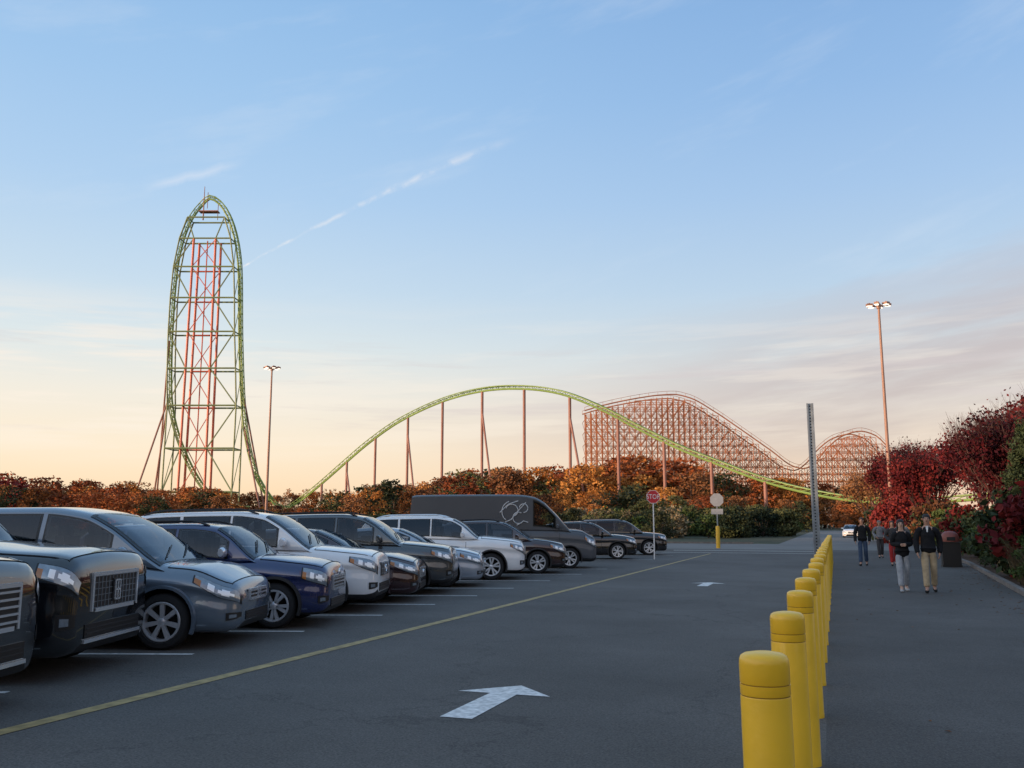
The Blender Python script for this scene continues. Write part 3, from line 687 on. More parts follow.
cuv=dict(L=4.5,W=1.84,H=1.64,gc=.2,top=top(.92,1.03,1.1,1.05,4.5,1.10),roof=[(1.05,1.02),(1.2,1.12),(1.8,1.5),(2.05,1.6),(2.5,1.64),(3.5,1.60),(4.1,1.48),(4.38,1.25),(4.46,1.08)],wroof=.67,ws=(1.12,1.98),win=[(1.7,2.45),(2.55,3.25),(3.35,3.95)],doors=[(1.6,2.5),(2.54,3.1)],wr=.35,xf=.88,xr=3.52,hl=(.02,.48,.655,.80),grille=(.70,.58,.77,'bars'),low=(.32,.45,1.0),badge='dot',spk=5,rails=(2.1,3.9),clad=.22,fog=.42,pz=.50)
sedan=dict(L=4.75,W=1.83,H=1.45,gc=.17,top=top(.80,.93,1.2,.95,4.75,1.0),roof=[(1.15,.92),(1.3,1.0),(1.95,1.34),(2.2,1.42),(2.6,1.45),(3.2,1.42),(3.7,1.28),(4.1,1.08),(4.3,.98)],wroof=.62,ws=(1.25,2.12),win=[(1.85,2.55),(2.64,3.45)],doors=[(1.55,2.6),(2.64,3.3)],wr=.325,xf=.92,xr=3.7,hl=(.02,.54,.65,.80),grille=(.72,.48,.66,'bars'),low=(.26,.38,1.05),badge='dot',spk=5,fog=.40,pz=.42,rw=(3.35,4.1))
van=dict(L=6.7,W=2.02,H=2.58,gc=.24,top=top(1.10,1.30,.95,1.36,6.7,1.38),roof=[(.88,1.28),(.98,1.38),(1.58,2.03),(1.90,2.34),(2.2,2.49),(2.75,2.57),(3.6,2.58),(6.3,2.56),(6.6,2.50),(6.66,1.4)],wroof=.90,ws=(.95,1.84),win=[(1.45,2.2)],doors=[(1.3,2.3),(2.5,3.9)],wr=.36,xf=.95,xr=5.3,hl=(.01,.40,.62,.80),grille=(.95,.72,.95,'bars'),nbars=2,low=(.38,.55,1.2),badge='dot',spk=5,clad=.22,pf=[.76,.84,.92,.965,.99,1.0],pz=.60,blackg=True)

p_black=paint('paint_black',(.008,.008,.010),.1,.18)
p_black2=paint('paint_black_blue',(.009,.010,.013),.2,.18)
p_steel=paint('paint_steel_blue',(.13,.17,.22),.35,.26)
p_navy=paint('paint_navy_blue',(.010,.020,.10),.3,.22)
p_white=paint('paint_white',(.80,.80,.80),.0,.35)
p_maroon=paint('paint_dark_maroon',(.04,.010,.014),.3,.22)
p_grey=paint('paint_graphite',(.06,.066,.072),.4,.26)
p_silver=paint('paint_silver_blue',(.38,.43,.50),.4,.28)
p_brown=paint('paint_dark_brown_red',(.038,.014,.014),.3,.22)
p_van=mat('paint_charcoal',(.075,.08,.09),.5,noise=.06,nscale=2,coat=.3)

c0=dict(bigsuv); c0.update(badge='dot',grille=(1.0,.66,1.04,'bars'),nbars=5,rails=None)
car('parked_car','black full size car with chrome barred grille in a parking bay','car',WP[0],c0,p_black)
car('parked_car','large black car with wide mesh grille and chrome bumper strip','car',WP[1],bigsuv,p_black2)
car('parked_minivan','steel blue minivan with silver seven spoke wheels in a bay','minivan',WP[2],minivan,p_steel)
car('parked_car','small dark navy blue car with chrome grille and mirrors','car',WP[3],mini,p_navy)
car('parked_car','white family car with roof rails parked beside a blue car','car',WP[4],suv,p_white)
car('parked_car','dark maroon low car parked beside a white car','car',WP[5],sedan,p_maroon)
c6=dict(suv); c6.update(badge='dot',grille=(.8,.66,.86,'bars'),H=1.74)
car('parked_car','graphite grey car with roof rails in a parking bay','car',WP[6],c6,p_grey)
car('parked_car','silver blue low car between two taller parked cars','car',WP[7],sedan,p_silver)
car('parked_car','white boxy off road car with slotted chrome grille','car',WP[8],jeep,p_white)
car('parked_car','dark brown red compact car with its wheels turned straight','car',WP[9],cuv,p_brown)
vt=car('parked_van','tall charcoal van with a pale line emblem on its side','van',WP[10],van,p_van)
car('parked_car','black mid size car with silver rimmed wheels near the van','car',WP[11],cuv,p_black)
c12=dict(suv); c12.update(badge='dot')
car('parked_car','black car at the far end of the parked row','car',WP[12],c12,p_black2)
car('distant_car','small white car driving on the far road','car',(1.15,112),sedan,p_white,group=None,rz=R_(-90))
m_emb=mat('emblem_pale',(.62,.64,.66),.5)
b=MB()
def stroke(pts,w_=.016): b.sweep([(x,0,z) for x,z in pts],w_,4)
def arc(cx,cz,r,a0,a1,n=16,sq=1): return [(cx+r*math.cos(R_(a0+(a1-a0)*i/n)),cz+sq*r*math.sin(R_(a0+(a1-a0)*i/n))) for i in range(n+1)]
stroke(arc(-.05,.08,.38,110,230,12)); stroke(arc(-.08,.12,.22,-60,160)); stroke(arc(.16,-.14,.2,60,330)); stroke([(-.45,-.36),(-.1,-.2),(.1,.05),(.42,.40)]); stroke(arc(.34,.2,.15,-90,170)); stroke([(-.5,.05),(-.2,.34),(.15,.46)]); stroke([(.1,-.4),(.35,-.25),(.5,-.3)])
em=b.mesh('emblem',[m_emb]); em.transform(Matrix.Rotation(R_(-3.5),4,'X')); ob('emblem',em,vt,(.45,-.945,1.9))

# ---------------------------------------------------------------- roller coasters
m_green=mat('coaster_green',(.19,.30,.07),.5,noise=.15,nscale=.2)
m_green2=mat('coaster_olive',(.20,.25,.11),.55,noise=.2,nscale=.2)
m_redst=mat('coaster_red_steel',(.60,.13,.07),.5,noise=.15,nscale=.3)
m_brown=mat('coaster_column_brown',(.28,.13,.10),.55,noise=.2,nscale=.3)
m_pink=mat('trestle_timber',(.33,.115,.045),.75,noise=.35,nscale=.3)
def spline(pts,step):
    P=[Vector(p) for p in pts]; out=[]
    for i in range(len(P)-1):
        p0=P[max(i-1,0)];p1=P[i];p2=P[i+1];p3=P[min(i+2,len(P)-1)]; n=max(2,int((p2-p1).length/step))
        for k in range(n):
            t=k/n; out.append(.5*((2*p1)+(p2-p0)*t+(2*p0-5*p1+4*p2-p3)*t*t+(-p0+3*p1-3*p2+p3)*t**3))
    out.append(P[-1]); return out
def track_mesh(pts,side,name,gauge=.75,depth=1.0,outw=None,k=1.0):
    b=MB(); n=len(pts); spine=[];ra=[];rb=[]
    for i,p in enumerate(pts):
        d=(pts[min(i+1,n-1)]-pts[max(i-1,0)]).normalized(); up=side.cross(d).normalized()
        if outw is not None and up.dot(outw(p))<0: up=-up
        ra.append(p+side*gauge*k+up*.45*k); rb.append(p-side*gauge*k+up*.45*k); spine.append(p-up*(depth-.45)*k)
    b.sweep(ra,.17*k,6,up=side); b.sweep(rb,.17*k,6,up=side); b.sweep(spine,.30*k,8,up=side)
    for i in range(0,n,1):
        b.tube(ra[i],spine[i],.09*k,n=4,cap=False); b.tube(rb[i],spine[i],.09*k,n=4,cap=False)
        if i%2==0: b.tube(ra[i],rb[i],.09,n=4,cap=False)
        if i+1<n: b.tube(spine[i],ra[i+1],.07*k,n=4,cap=False); b.tube(spine[i],rb[i+1],.07*k,n=4,cap=False)
    return b.mesh(name,[m_green])
HP=[(-95,358,11),(-87.9,351.6,7.7),(-80.7,345.2,10.6),(-71.5,337,16.3),(-60.6,327.3,23.8),(-50.3,318,30.6),(-38.5,307.4,36.8),(-23.8,294.2,41.6),(-10.1,282.1,43.5),(2.4,270.8,42.7),(14,260.4,39.7),(24.7,250.9,34),(34.6,242.1,27.2),(43.7,233.9,21.3),(52.2,226.3,16.7),(60.1,219.2,12.6),(67.6,212.5,9.65),(77.1,204,7.2),(88,194.5,6.6),(100,184,7.5)]
hp=[W(*p) for p in HP]
hd=(W(100,184)-W(-88,351)).normalized(); hside=Vector((-hd.y,hd.x,0))
TWR=thing('roller_coaster','tall green tower coaster with red legs and a long airtime hill','roller coaster',None,(0,0,0))
LO=[(-137.6,48),(-139.2,67),(-139.5,88),(-139.2,102),(-138.3,112),(-136.4,121),(-133.6,128.3),(-130.0,133.5),(-125.6,135.8)]
RO=[(-121.2,133.5),(-117.6,128.3),(-114.7,121),(-112.6,112),(-111.4,101),(-110,75),(-108,51)]
OUT=[(-104,7.5),(-113,9),(-123,16),(-132,31)]+LO+RO+[(-105.6,35),(-101,20),(-95,11)]
outp=[W(u,358+(0 if i>11 else 2.5),z) for i,(u,z) in enumerate(OUT)]
us=W(1,0)-W(0,0); dsv=W(0,1)-W(0,0)
cen=W(-125,359,75)
tp=spline(outp,2.4); hps=spline([outp[-2],outp[-1]]+hp[1:],2.4)
ob('track',track_mesh(tp,dsv,'track_tower',outw=lambda p:(p-cen) if p.z<115 else Vector((0,0,1))+(p-cen)*.03,k=1.3),TWR)
ob('track',track_mesh(hps,hside,'track_hill',outw=lambda p:Vector((0,0,1))),TWR)
def at(z,leftside):
    pts=LO if leftside else [LO[-1]]+RO
    for a,b_ in zip(pts[:-1],pts[1:]):
        z0,z1=sorted((a[1],b_[1]))
        if z0<=z<=z1:
            t=(z-a[1])/(b_[1]-a[1]) if b_[1]!=a[1] else 0
            return a[0]+(b_[0]-a[0])*t
    return pts[0][0] if leftside else pts[-1][0]
levels=[14,31,48,63,78,92,105,117,126]
def xl(z): return at(z,True)+1.3 if z>=51 else -137.9+1.3
def xr_(z): return at(z,False)-1.3 if z>=51 else -109.3
for s_ in(-1,1):
    for xfn in(xl,xr_):
        zz=[0]+levels; pts=[W(xfn(z),358+s_*5*(1-.3*z/126),z) for z in zz]
        m=MB(); m.sweep(pts,.32,8,up=dsv); ob('tower_leg',m.mesh('tower_leg',[m_green2],40),TWR)
    for u in(-131.0,-120.3):
        uu=lambda z,u=u: u+( -125.5-u)*.18*(z/126)
        m=MB(); m.sweep([W(uu(z),358+s_*3.4,z) for z in [0]+levels[:-1]],.5,8,up=dsv); ob('tower_leg',m.mesh('tower_leg_red',[m_redst],40),TWR)
b=MB()
for i,z in enumerate(levels):
    a,c=xl(z),xr_(z); s1=5*(1-.3*z/126)
    for s_ in(-1,1): b.tube(W(a,358+s_*s1,z),W(c,358+s_*s1,z),.36,n=5)
    b.tube(W(a,358-s1,z),W(a,358+s1,z),.26,n=5); b.tube(W(c,358-s1,z),W(c,358+s1,z),.26,n=5)
    if i+1<len(levels):
        z2=levels[i+1]; a2,c2=xl(z2),xr_(z2); s2v=5*(1-.3*z2/126)
        u1,u2=-131+1.0*z/126,-120.3-1.0*z/126
        s_=-1
        if (i%2==0): b.tube(W(a,358+s_*s1,z),W(u1,358+s_*3.4,z2),.28,n=5); b.tube(W(c,358+s_*s1,z),W(u2,358+s_*3.4,z2),.28,n=5)
        else: b.tube(W(u1,358+s_*3.4,z),W(a2,358+s_*s2v,z2),.28,n=5); b.tube(W(u2,358+s_*3.4,z),W(c2,358+s_*s2v,z2),.28,n=5)
        for uu in(a,c): b.tube(W(uu,358-s1,z),W(a2 if uu==a else c2,358+s2v,z2),.16,n=5)
ob('bracing',b.mesh('bracing',[m_green2]),TWR)
b=MB()
for i,z in enumerate(levels[:-2]):
    z2=levels[i+1]; u1,u2=-130.4,-120.9
    for s_ in(-1,1):
        if (i+(s_>0))%2==0: b.tube(W(u1,358+s_*3.4,z),W(u2,358+s_*3.4,z2),.19,n=5)
        else: b.tube(W(u2,358+s_*3.4,z),W(u1,358+s_*3.4,z2),.19,n=5)
        b.tube(W(u1,358+s_*3.4,z),W(u2,358+s_*3.4,z),.24,n=5)
ob('bracing',b.mesh('bracing_red',[m_redst]),TWR)
m=MB(); m.sweep([W(-125.6,358,z) for z in (0,40,80,117)],.26,6,up=dsv); ob('tower_leg',m.mesh('tower_leg_centre',[m_redst],40),TWR)
for (ua,za,ub,zb_,D1) in((-138,51,-150,0,352),(-138,51,-145,0,364),(-107.5,51,-98,0,366),(-139,75,-146,0,372),(-107,40,-96,0,352)):
    m=MB(); m.tube(W(ua,358,za),W(ub,D1,zb_),.34,n=8); ob('support_column',m.mesh('support_column',[m_brown],40),TWR)
b=MB(); b.tube(W(-128,358,126),W(-128,358,140.5),.3,.12,6); b.box(W(-125.6,358,129.5),(8,3,.4),0,math.atan2(us.y,us.x)); b.tube(W(-126.5,358,131),W(-126.5,358,138),.15,n=5); b.tube(W(-122,358,126),W(-122,358,133),.15,n=5)
ob('mast',b.mesh('mast',[m_brown]),TWR)
def hz(u):
    for a,c in zip(HP[:-1],HP[1:]):
        if a[0]<=u<=c[0]: t=(u-a[0])/(c[0]-a[0]); return a[1]+(c[1]-a[1])*t,a[2]+(c[2]-a[2])*t
for u,brace in ((-70.7,0),(-59.8,1),(-48.0,0),(-35.4,1),(-22.8,0),(-9.4,1),(3.7,0),(16.7,1),(29.2,0),(40.1,0),(50.4,0),(61.1,0),(80,0)):
    D_,z=hz(u)
    m=MB(); m.tube(W(u,D_,0),W(u,D_,z-.6),.44,n=10); ob('support_column',m.mesh('support_column',[m_brown],40),TWR)
    if brace:
        m=MB(); p=W(u,D_,z*.84); d_=hd*9+hside*(-3); m.tube(p,Vector((p.x+d_.x,p.y+d_.y,0)),.34,n=8); ob('support_column',m.mesh('support_column',[m_brown],40),TWR)

TP=[(30,47.8),(36,49.6),(44,51.5),(53,53.2),(61,54.3),(67,54.6),(73.5,53.2),(83.4,47.6),(94,40.2),(105.9,31.6),(115.8,24.6),(119.5,23.9),(124,26.5),(130,33),(137,37.8),(143.5,39.3),(149,37.8),(154,33),(158,26),(161,19)]
TC=thing('timber_roller_coaster','large orange brown timber trestle roller coaster with two humps','roller coaster')
prof=pchip(TP); Dw=369
us_=[30+2.3*i for i in range(57)]
b=MB()
for r_ in range(3):
    D=Dw+r_*6+(.8 if r_==1 else 0)
    off=(0,.9,1.6)[r_]
    for i,u0 in enumerate(us_):
        u=u0+off
        b.tube(W(u,D,0),W(u,D,prof(u)-1),.18,n=4,cap=False)
        if i+1<len(us_):
            u2=us_[i+1]+off; z=4
            while z<max(prof(u),prof(u2))-1:
                ze=min(z,prof(u)-1); ze2=min(z,prof(u2)-1)
                b.tube(W(u,D,ze),W(u2,D,ze2),.16,n=4,cap=False)
                if z+3.0<min(prof(u),prof(u2)):
                    if (i+int(z/3.0)*(1 if r_ else 2)//2)%2: b.tube(W(u,D,z),W(u2,D,z+3.0),.13,n=4,cap=False)
                    else: b.tube(W(u2,D,z),W(u,D,z+3.0),.13,n=4,cap=False)
                z+=3.0
for i,u in enumerate(us_[::2]):
    z=4
    while z<prof(u)-1:
        b.tube(W(u,Dw,z),W(u,Dw+12,z),.12,n=4,cap=False)
        if z+5<prof(u): b.tube(W(u,Dw,z),W(u,Dw+12,z+5),.11,n=4,cap=False)
        z+=5
ob('trestle',b.mesh('trestle',[m_pink]),TC)
b=MB()
for off in(0,12.5):
    pts=[W(u,Dw+off,prof(u)) for u in [30+1.9*i for i in range(69)]]
    b.sweep(pts,.26,6,up=dsv); b.sweep([p+Vector((0,0,1.4)) for p in pts],.08,4,up=dsv)
    for p in pts[::2]: b.tube(p,p+Vector((0,0,1.4)),.07,n=4,cap=False)
ob('track',b.mesh('timber_track',[m_pink]),TC)

# ---------------------------------------------------------------- trees
m_bark=mat('bark',(.09,.065,.05),.9,noise=.3,nscale=3)
m_barkd=mat('bark_reddish',(.085,.048,.042),.9,noise=.3,nscale=3)
LM={'orange':leafmat('leaves_orange',(.18,.068,.022),(.38,.145,.036),(.54,.26,.07)),
'orangered':leafmat('leaves_orange_red',(.13,.040,.018),(.30,.082,.028),(.44,.16,.05)),
'red':leafmat('leaves_red',(.040,.006,.009),(.115,.013,.016),(.22,.034,.026)),
'green':leafmat('leaves_green',(.035,.042,.020),(.07,.082,.032),(.13,.13,.052)),
'hedge':leafmat('leaves_hedge_green',(.025,.042,.013),(.055,.085,.025),(.10,.14,.045),ns=2.5),
'rust':leafmat('leaves_rust',(.11,.050,.025),(.23,.10,.042),(.34,.17,.075)),
'pine':leafmat('needles_dark',(.012,.021,.012),(.026,.041,.020),(.048,.068,.030)),
'straw':leafmat('dry_grass_straw',(.09,.072,.043),(.18,.145,.085),(.27,.22,.135))}
def leaves(cent,size,name,m):
    n=len(cent); c=np.array(cent); a=np.random.normal(size=(n,3)); a/=np.linalg.norm(a,axis=1)[:,None]
    b_=np.random.normal(size=(n,3)); b_-=a*(a*b_).sum(1)[:,None]; b_/=np.linalg.norm(b_,axis=1)[:,None]
    s=size*(.6+.8*np.random.rand(n,1)); 
    v=np.stack([c-a*s,c-b_*s*.6,c+a*s,c+b_*s*.6],1).reshape(-1,3)
    me=bpy.data.meshes.new(name); me.vertices.add(4*n); me.vertices.foreach_set('co',v.ravel())
    me.loops.add(4*n); me.loops.foreach_set('vertex_index',np.arange(4*n)); me.polygons.add(n); me.polygons.foreach_set('loop_start',np.arange(0,4*n,4))
    me.update(calc_edges=True); me.materials.append(m); return me
def crownpts(h0,h1,rad,ncl,per,crad,shape='round'):
    P=[]
    for i in range(ncl):
        t=random.random(); z=h0+(h1-h0)*t
        if shape=='round': rr=rad*math.sqrt(max(.02,1-((t-.42)/.62)**2))
        elif shape=='cone': rr=rad*(1-t)**.8+.1
        else: rr=rad*(.75+.25*t)
        a=random.random()*6.283; r=rr*math.sqrt(random.uniform(.15,1)); c=np.array([r*math.cos(a),r*math.sin(a),z])
        cr=crad*random.uniform(.6,1.3)
        d=np.random.normal(size=(per,3)); d/=np.linalg.norm(d,axis=1)[:,None]; d*=(cr*np.random.rand(per,1)**.4); d[:,2]*=.7
        P.append(c+d)
    return np.concatenate(P)
def trunk(h,r,hs,nl,rad,name,mm):
    b=MB(); pts=[];x=y=0
    for i in range(7):
        z=h*i/6; pts.append((x,y,z)); x+=random.uniform(-.02,.02)*h; y+=random.uniform(-.02,.02)*h
    b.sweep(pts,[r*(1.25 if i==0 else 1)*(1-.8*i/6) for i in range(7)],7)
    for i in range(nl):
        t=random.uniform(hs,.92); z=h*t; k=min(5,int(t*6)); p=Vector(pts[k]).lerp(Vector(pts[k+1]),t*6-k); a=random.random()*6.28; ln=rad*random.uniform(.5,.95)*(1.1-.5*t)
        m_=p+Vector((math.cos(a)*ln*.5,math.sin(a)*ln*.5,ln*.35)); e=m_+Vector((math.cos(a+.3)*ln*.5,math.sin(a+.3)*ln*.5,ln*.45))
        b.sweep([p,m_,e],[r*.38*(1.2-t),r*.22*(1.2-t),r*.06],5)
    return b.mesh(name,[mm],60)
TREES={}
for kind,pal,spec in (('a','orange',(2,12,4.4,46,52,1.4,'round')),('b','orangered',(1.5,10,3.9,42,52,1.3,'round')),('c','rust',(1.5,11,4.2,42,48,1.4,'round')),('d','red',(1.5,9,3.6,36,48,1.2,'round')),('e','green',(1.5,11,4.2,42,50,1.4,'round')),('f','pine',(2,13,2.8,46,36,1.0,'cone')),('g','green',(.6,8,3.6,38,50,1.3,'round')),('h','orange',(2,13,3.8,36,44,1.3,'round'))):
    h0,h1,rad,ncl,per,crad,sh=spec
    TREES[kind]=(trunk(h1*.9,.24,.25,12,rad*1.1,'trunk',m_bark),leaves(crownpts(h0,h1,rad,ncl,per,crad,sh),.27,'crown_'+kind,LM[pal]),pal,h1)
labels={'orange':'orange autumn tree at the edge of the park','orangered':'orange red autumn tree at the park edge','rust':'rust brown autumn tree with thinning leaves','red':'deep red autumn tree','green':'dark green leafy tree behind the car park','pine':'dark green conical pine tree'}
def tree(kind,loc,s,rz,g='autumn trees beyond the car park',wd=1.0):
    tm,cm_,pal,h=TREES[kind]
    t=thing('tree',labels[pal],'tree',g,(loc[0],loc[1],0),rz,sc=(s*wd*random.uniform(.85,1.2),s*wd*random.uniform(.85,1.2),s))
    ob('trunk',tm,t); ob('crown',cm_,t)
rnd=random.Random(5)
cnt=0
def interp(pts,x):
    for a,b_ in zip(pts[:-1],pts[1:]):
        if a[0]<=x<=b_[0]: return a[1]+(b_[1]-a[1])*(x-a[0])/(b_[0]-a[0])
    return pts[-1][1]
sk=[(-400,477),(0,478),(70,484),(140,486),(220,493),(250,507),(320,507),(335,494),(420,480),(500,472),(560,466),(640,462),(700,470),(800,485),(860,491),(1800,490)]
rows=[(310,74,.0),(262,62,.5),(215,48,.2),(175,36,.6)]
for D,n,ph in rows:
    half=D*.62
    for i in range(n):
        u=-half+(2*half-D*.20)*(i+rnd.uniform(-.3,.3)+ph)/n
        d=D+rnd.uniform(-12,12); px=512+900*u/d
        full=1.55+(524-interp(sk,px))*d/900
        if D<=215 and 470<px<900: hgt=full*rnd.uniform(.45,.66)
        else: hgt=full*rnd.choice([.78,.84,.92,.98,1.06])
        if px<300: k=rnd.choice('aabbccdbhbe')
        elif px<560: k=rnd.choice('abcbehcbgace')
        else: k=rnd.choice('aacbhebchag')
        if D==175: k=rnd.choice('cegbhceb') if px>300 else rnd.choice('abcebc')
        p=W(u,d); s=hgt/TREES[k][3]*.97
        if -6<p.x<7 and p.y<238: continue
        tree(k,p,s,rnd.uniform(0,6.28),wd=1.3); cnt+=1
for i in range(14):
    px=228+i*9; d=400+rnd.uniform(-8,8); tree(rnd.choice('abch'),W((px-512)/900*d,d),(1.55+(524-497)*d/900)/11,rnd.uniform(0,6))
SH={}
for kk,pal in(('g1','green'),('g2','green'),('r1','rust'),('p1','pine'),('d1','red'),('s1','straw'),('h1','hedge')):
    SH[kk]=(leaves(crownpts(.15,1.9,1.25,28,60,.5,'round'),.10,'shrub_leaves_'+kk,LM[pal]),pal)
stem=MB()
for i in range(7):
    a=i*.9; stem.tube((0,0,0),(.6*math.cos(a),.6*math.sin(a),1.3),.035,.012,5)
stem_m=stem.mesh('stems',[m_bark])
def shrub(k,loc,s,sz=1,g='shrubs beyond the crossing road'):
    me,pal=SH[k]
    t=thing('shrub',{'green':'rounded green shrub','hedge':'fresh green leafy shrub','rust':'rusty brown shrub','pine':'dense dark evergreen shrub','red':'dark red shrub','straw':'pale brown leafy shrub'}[pal]+' growing in a planted verge','shrub',g,(loc[0],loc[1],0),rnd.uniform(0,6.28),sc=(s,s,s*sz))
    ob('stems',stem_m,t); ob('foliage',me,t)
for i in range(72):
    D=rnd.uniform(98,135); px=560+(i/72)*275+rnd.uniform(-6,6); u=(px-512)/900*D; p=W(u,D)
    if -5<p.x<6 or p.y<77: continue
    shrub(rnd.choice(['g1','g2','g1','g2','h1','p1','s1']),p,rnd.uniform(1.1,1.85)*D/115)
for i in range(26):
    D=rnd.uniform(100,130); px=250+i*12; u=(px-512)/900*D; p=W(u,D); shrub(rnd.choice(['g1','g2','p1','r1']),p,rnd.uniform(1.0,1.5))

def bare(seed,h,name,mm,levels_=5):
    r=random.Random(seed); b=MB(); tips=[]
    def rec(p,d,ln,rad,lv):
        q_=p+d*ln; b.tube(p,q_,rad,rad*.7,4 if lv>1 else 6,cap=False)
        if lv>=levels_: 
            for j in range(2):
                nd=(d+Vector((r.uniform(-.4,.4),r.uniform(-.4,.4),r.uniform(.1,.5)))).normalized(); b.tube(q_,q_+nd*ln*.9,rad*.6,rad*.3,3,cap=False)
            tips.append(q_); return
        for i in range(3 if lv<4 else 2):
            nd=(d+Vector((r.uniform(-.5,.5),r.uniform(-.5,.5),r.uniform(.0,.55)))).normalized()
            rec(q_,nd,ln*r.uniform(.64,.88),rad*.63,lv+1)
        if lv>0: tips.append(q_)
    for i in range(3):
        rec(Vector((0,0,0)),Vector((r.uniform(-.35,.35),r.uniform(-.35,.35),1)).normalized(),h*.235,h*.012,0)
    return b.mesh(name,[mm]),tips
def neartree(loc,h,pal,seed,n,dens_low,lab,lsize=.07,spread=.36):
    me,tips=bare(seed,h,'trunk',m_barkd)
    rr=np.random.RandomState(seed); zs=[t.z for t in tips]; zm=max(zs)
    C=[]
    for t in tips:
        f_=t.z/zm
        pr=.9 if f_<dens_low-.08 else (.5 if f_<dens_low+.05 else .09)
        if rr.rand()<pr: C.append((t.x,t.y,t.z))
    C=np.array(C); k=max(1,min(n//len(C),40)); P=np.repeat(C,k,0)+rr.normal(size=(len(C)*k,3))*spread*h/8
    t=thing('tree',lab,'tree','red trees in the planting bed',(loc[0],loc[1],0),seed)
    ob('trunk',me,t); ob('crown',leaves(P,lsize,'near_crown',LM[pal]),t)
for i,(x,y,h,pal,dl) in enumerate([(6.4,122,11,'red',1),(9.5,108,11.5,'red',.95),(5.2,138,9.5,'rust',1),(8.2,92,10.2,'red',.88),(12,84,11.4,'red',.75),(7.2,76,8.2,'red',.85),(12.5,68,10.8,'red',.68),(9.2,62,8.6,'red',.76),(13,56,10.4,'red',.58),(8.8,50,8.0,'red',.70),(12.4,47,9.8,'rust',.52),(9.6,41,7.6,'red',.66),(13,38,9.2,'red',.52),(16,62,11.6,'red',.5),(11.5,34,7.6,'red',.58),(6.6,84,6.0,'red',.95),(10.6,54,9.0,'red',.66),(10.8,72,9.6,'red',.72)]):
    neartree((x,y),h,pal,i+11,8500 if y<65 else 6500,dl,'dark red autumn tree with bare upper branches in a planting bed' if pal=='red' else 'rusty autumn tree with bare upper twigs in a planting bed',lsize=.066+.0006*y)
for i in range(42):
    y=29+i*2.1+rnd.uniform(-.8,.8); ex=np.interp(y,[22,39,58,120],[3.8,4.83,5.5,5.6]); 
    shrub(rnd.choice(['p1','r1','d1','p1','d1','h1','d1']),(ex+1.4+rnd.uniform(0,2.0),y),rnd.uniform(.9,1.35)*(1 if y<65 else 1.35),1,'shrubs in the planting bed')
for x,y,s in ((5.1,80,1.7),(5.9,84.5,2.0),(4.9,86.5,1.6)): shrub('d1' if x>5 else 'p1',(x,y),s,1,'shrubs in the planting bed')
def evergreen(loc,h,r,seed):
    random.seed(seed); t=thing('evergreen_tree','dense green conical evergreen beside the walkway','tree','evergreens beside the walkway',(loc[0],loc[1],0))
    ob('trunk',trunk(h*.9,.09,.1,10,r*.8,'trunk',m_bark),t)
    P=crownpts(.1,h,r,170,120,.26,'cone'); ob('crown',leaves(P,.042,'evergreen_crown',LM['hedge' if seed in(4,6) else 'pine']),t)
evergreen((5.75,30.5),4.6,1.5,3); evergreen((5.45,25.0),3.2,1.35,4); evergreen((7.9,33.5),5.4,1.6,5); evergreen((6.9,27.5),4.6,1.4,6)
def tuft(loc,h,seed):
    r=random.Random(seed); b=MB()
    for i in range(260):
        a=r.uniform(0,6.28); l=h*r.uniform(.6,1.1); o=r.uniform(0,.12); s=r.uniform(.1,.55)*l
        p=[Vector((o*math.cos(a),o*math.sin(a),0)),Vector((o*math.cos(a)+s*.35*math.cos(a),o*math.sin(a)+s*.35*math.sin(a),l*.6)),Vector(((o+s)*math.cos(a),(o+s)*math.sin(a),l*.95))]
        n_=Vector((-math.sin(a),math.cos(a),0))*.007
        b.add([p[0]-n_,p[0]+n_,p[1]+n_,p[1]-n_,p[2]],[(0,1,2,3),(3,2,4)])
    t=thing('ornamental_grass','straw coloured ornamental grass tuft beside the kerb','plant','dry grass tufts by the kerb',(loc[0],loc[1],0)); ob('blades',b.mesh('blades',[LM['straw']]),t)
for i,(x,y) in enumerate([(4.75,28.0),(4.9,29.3),(4.6,26.6),(5.2,33.6),(5.5,35.4),(4.5,24.3),(5.8,38),(6.1,41),(6.3,44),(4.4,22.8)]): tuft((x,y),1.15+.25*math.sin(i*2),i)
b=MB(); r=random.Random(2)
for i in range(480):
    y=r.uniform(6,55); ex=np.interp(y,[-20,10,22,39,58],[2.9,3.2,3.81,4.83,5.5]); x=ex-abs(r.gauss(0,.45))+.0 if r.random()<.8 else r.uniform(.2,ex)
    s=r.uniform(.02,.05); a=r.uniform(0,6.28)
    b.add([(x+s*math.cos(a),y+s*math.sin(a),.012),(x-s*.5*math.sin(a),y+s*.5*math.cos(a),.018),(x-s*math.cos(a),y-s*math.sin(a),.011),(x+s*.5*math.sin(a),y-s*.5*math.cos(a),.02)],[(0,1,2,3)])
lo=thing('fallen_leaves','scattered dry brown leaves on the walkway','leaves',None,(0,0,0),data=b.mesh('fallen_leaves',[LM['rust']])); lo['kind']='stuff'
b=MB(); b.add([(0,-.06,.006),(.05,-.02,.02),(.07,.05,.01),(.0,.03,.025),(-.07,.05,.012),(-.05,-.02,.016)],[(0,1,3),(1,2,3),(3,4,5),(3,5,0)])
thing('leaf','pale curled leaf lying on the walkway','leaf',None,(1.55,6.25,.006),data=b.mesh('leaf',[LM['straw']]))

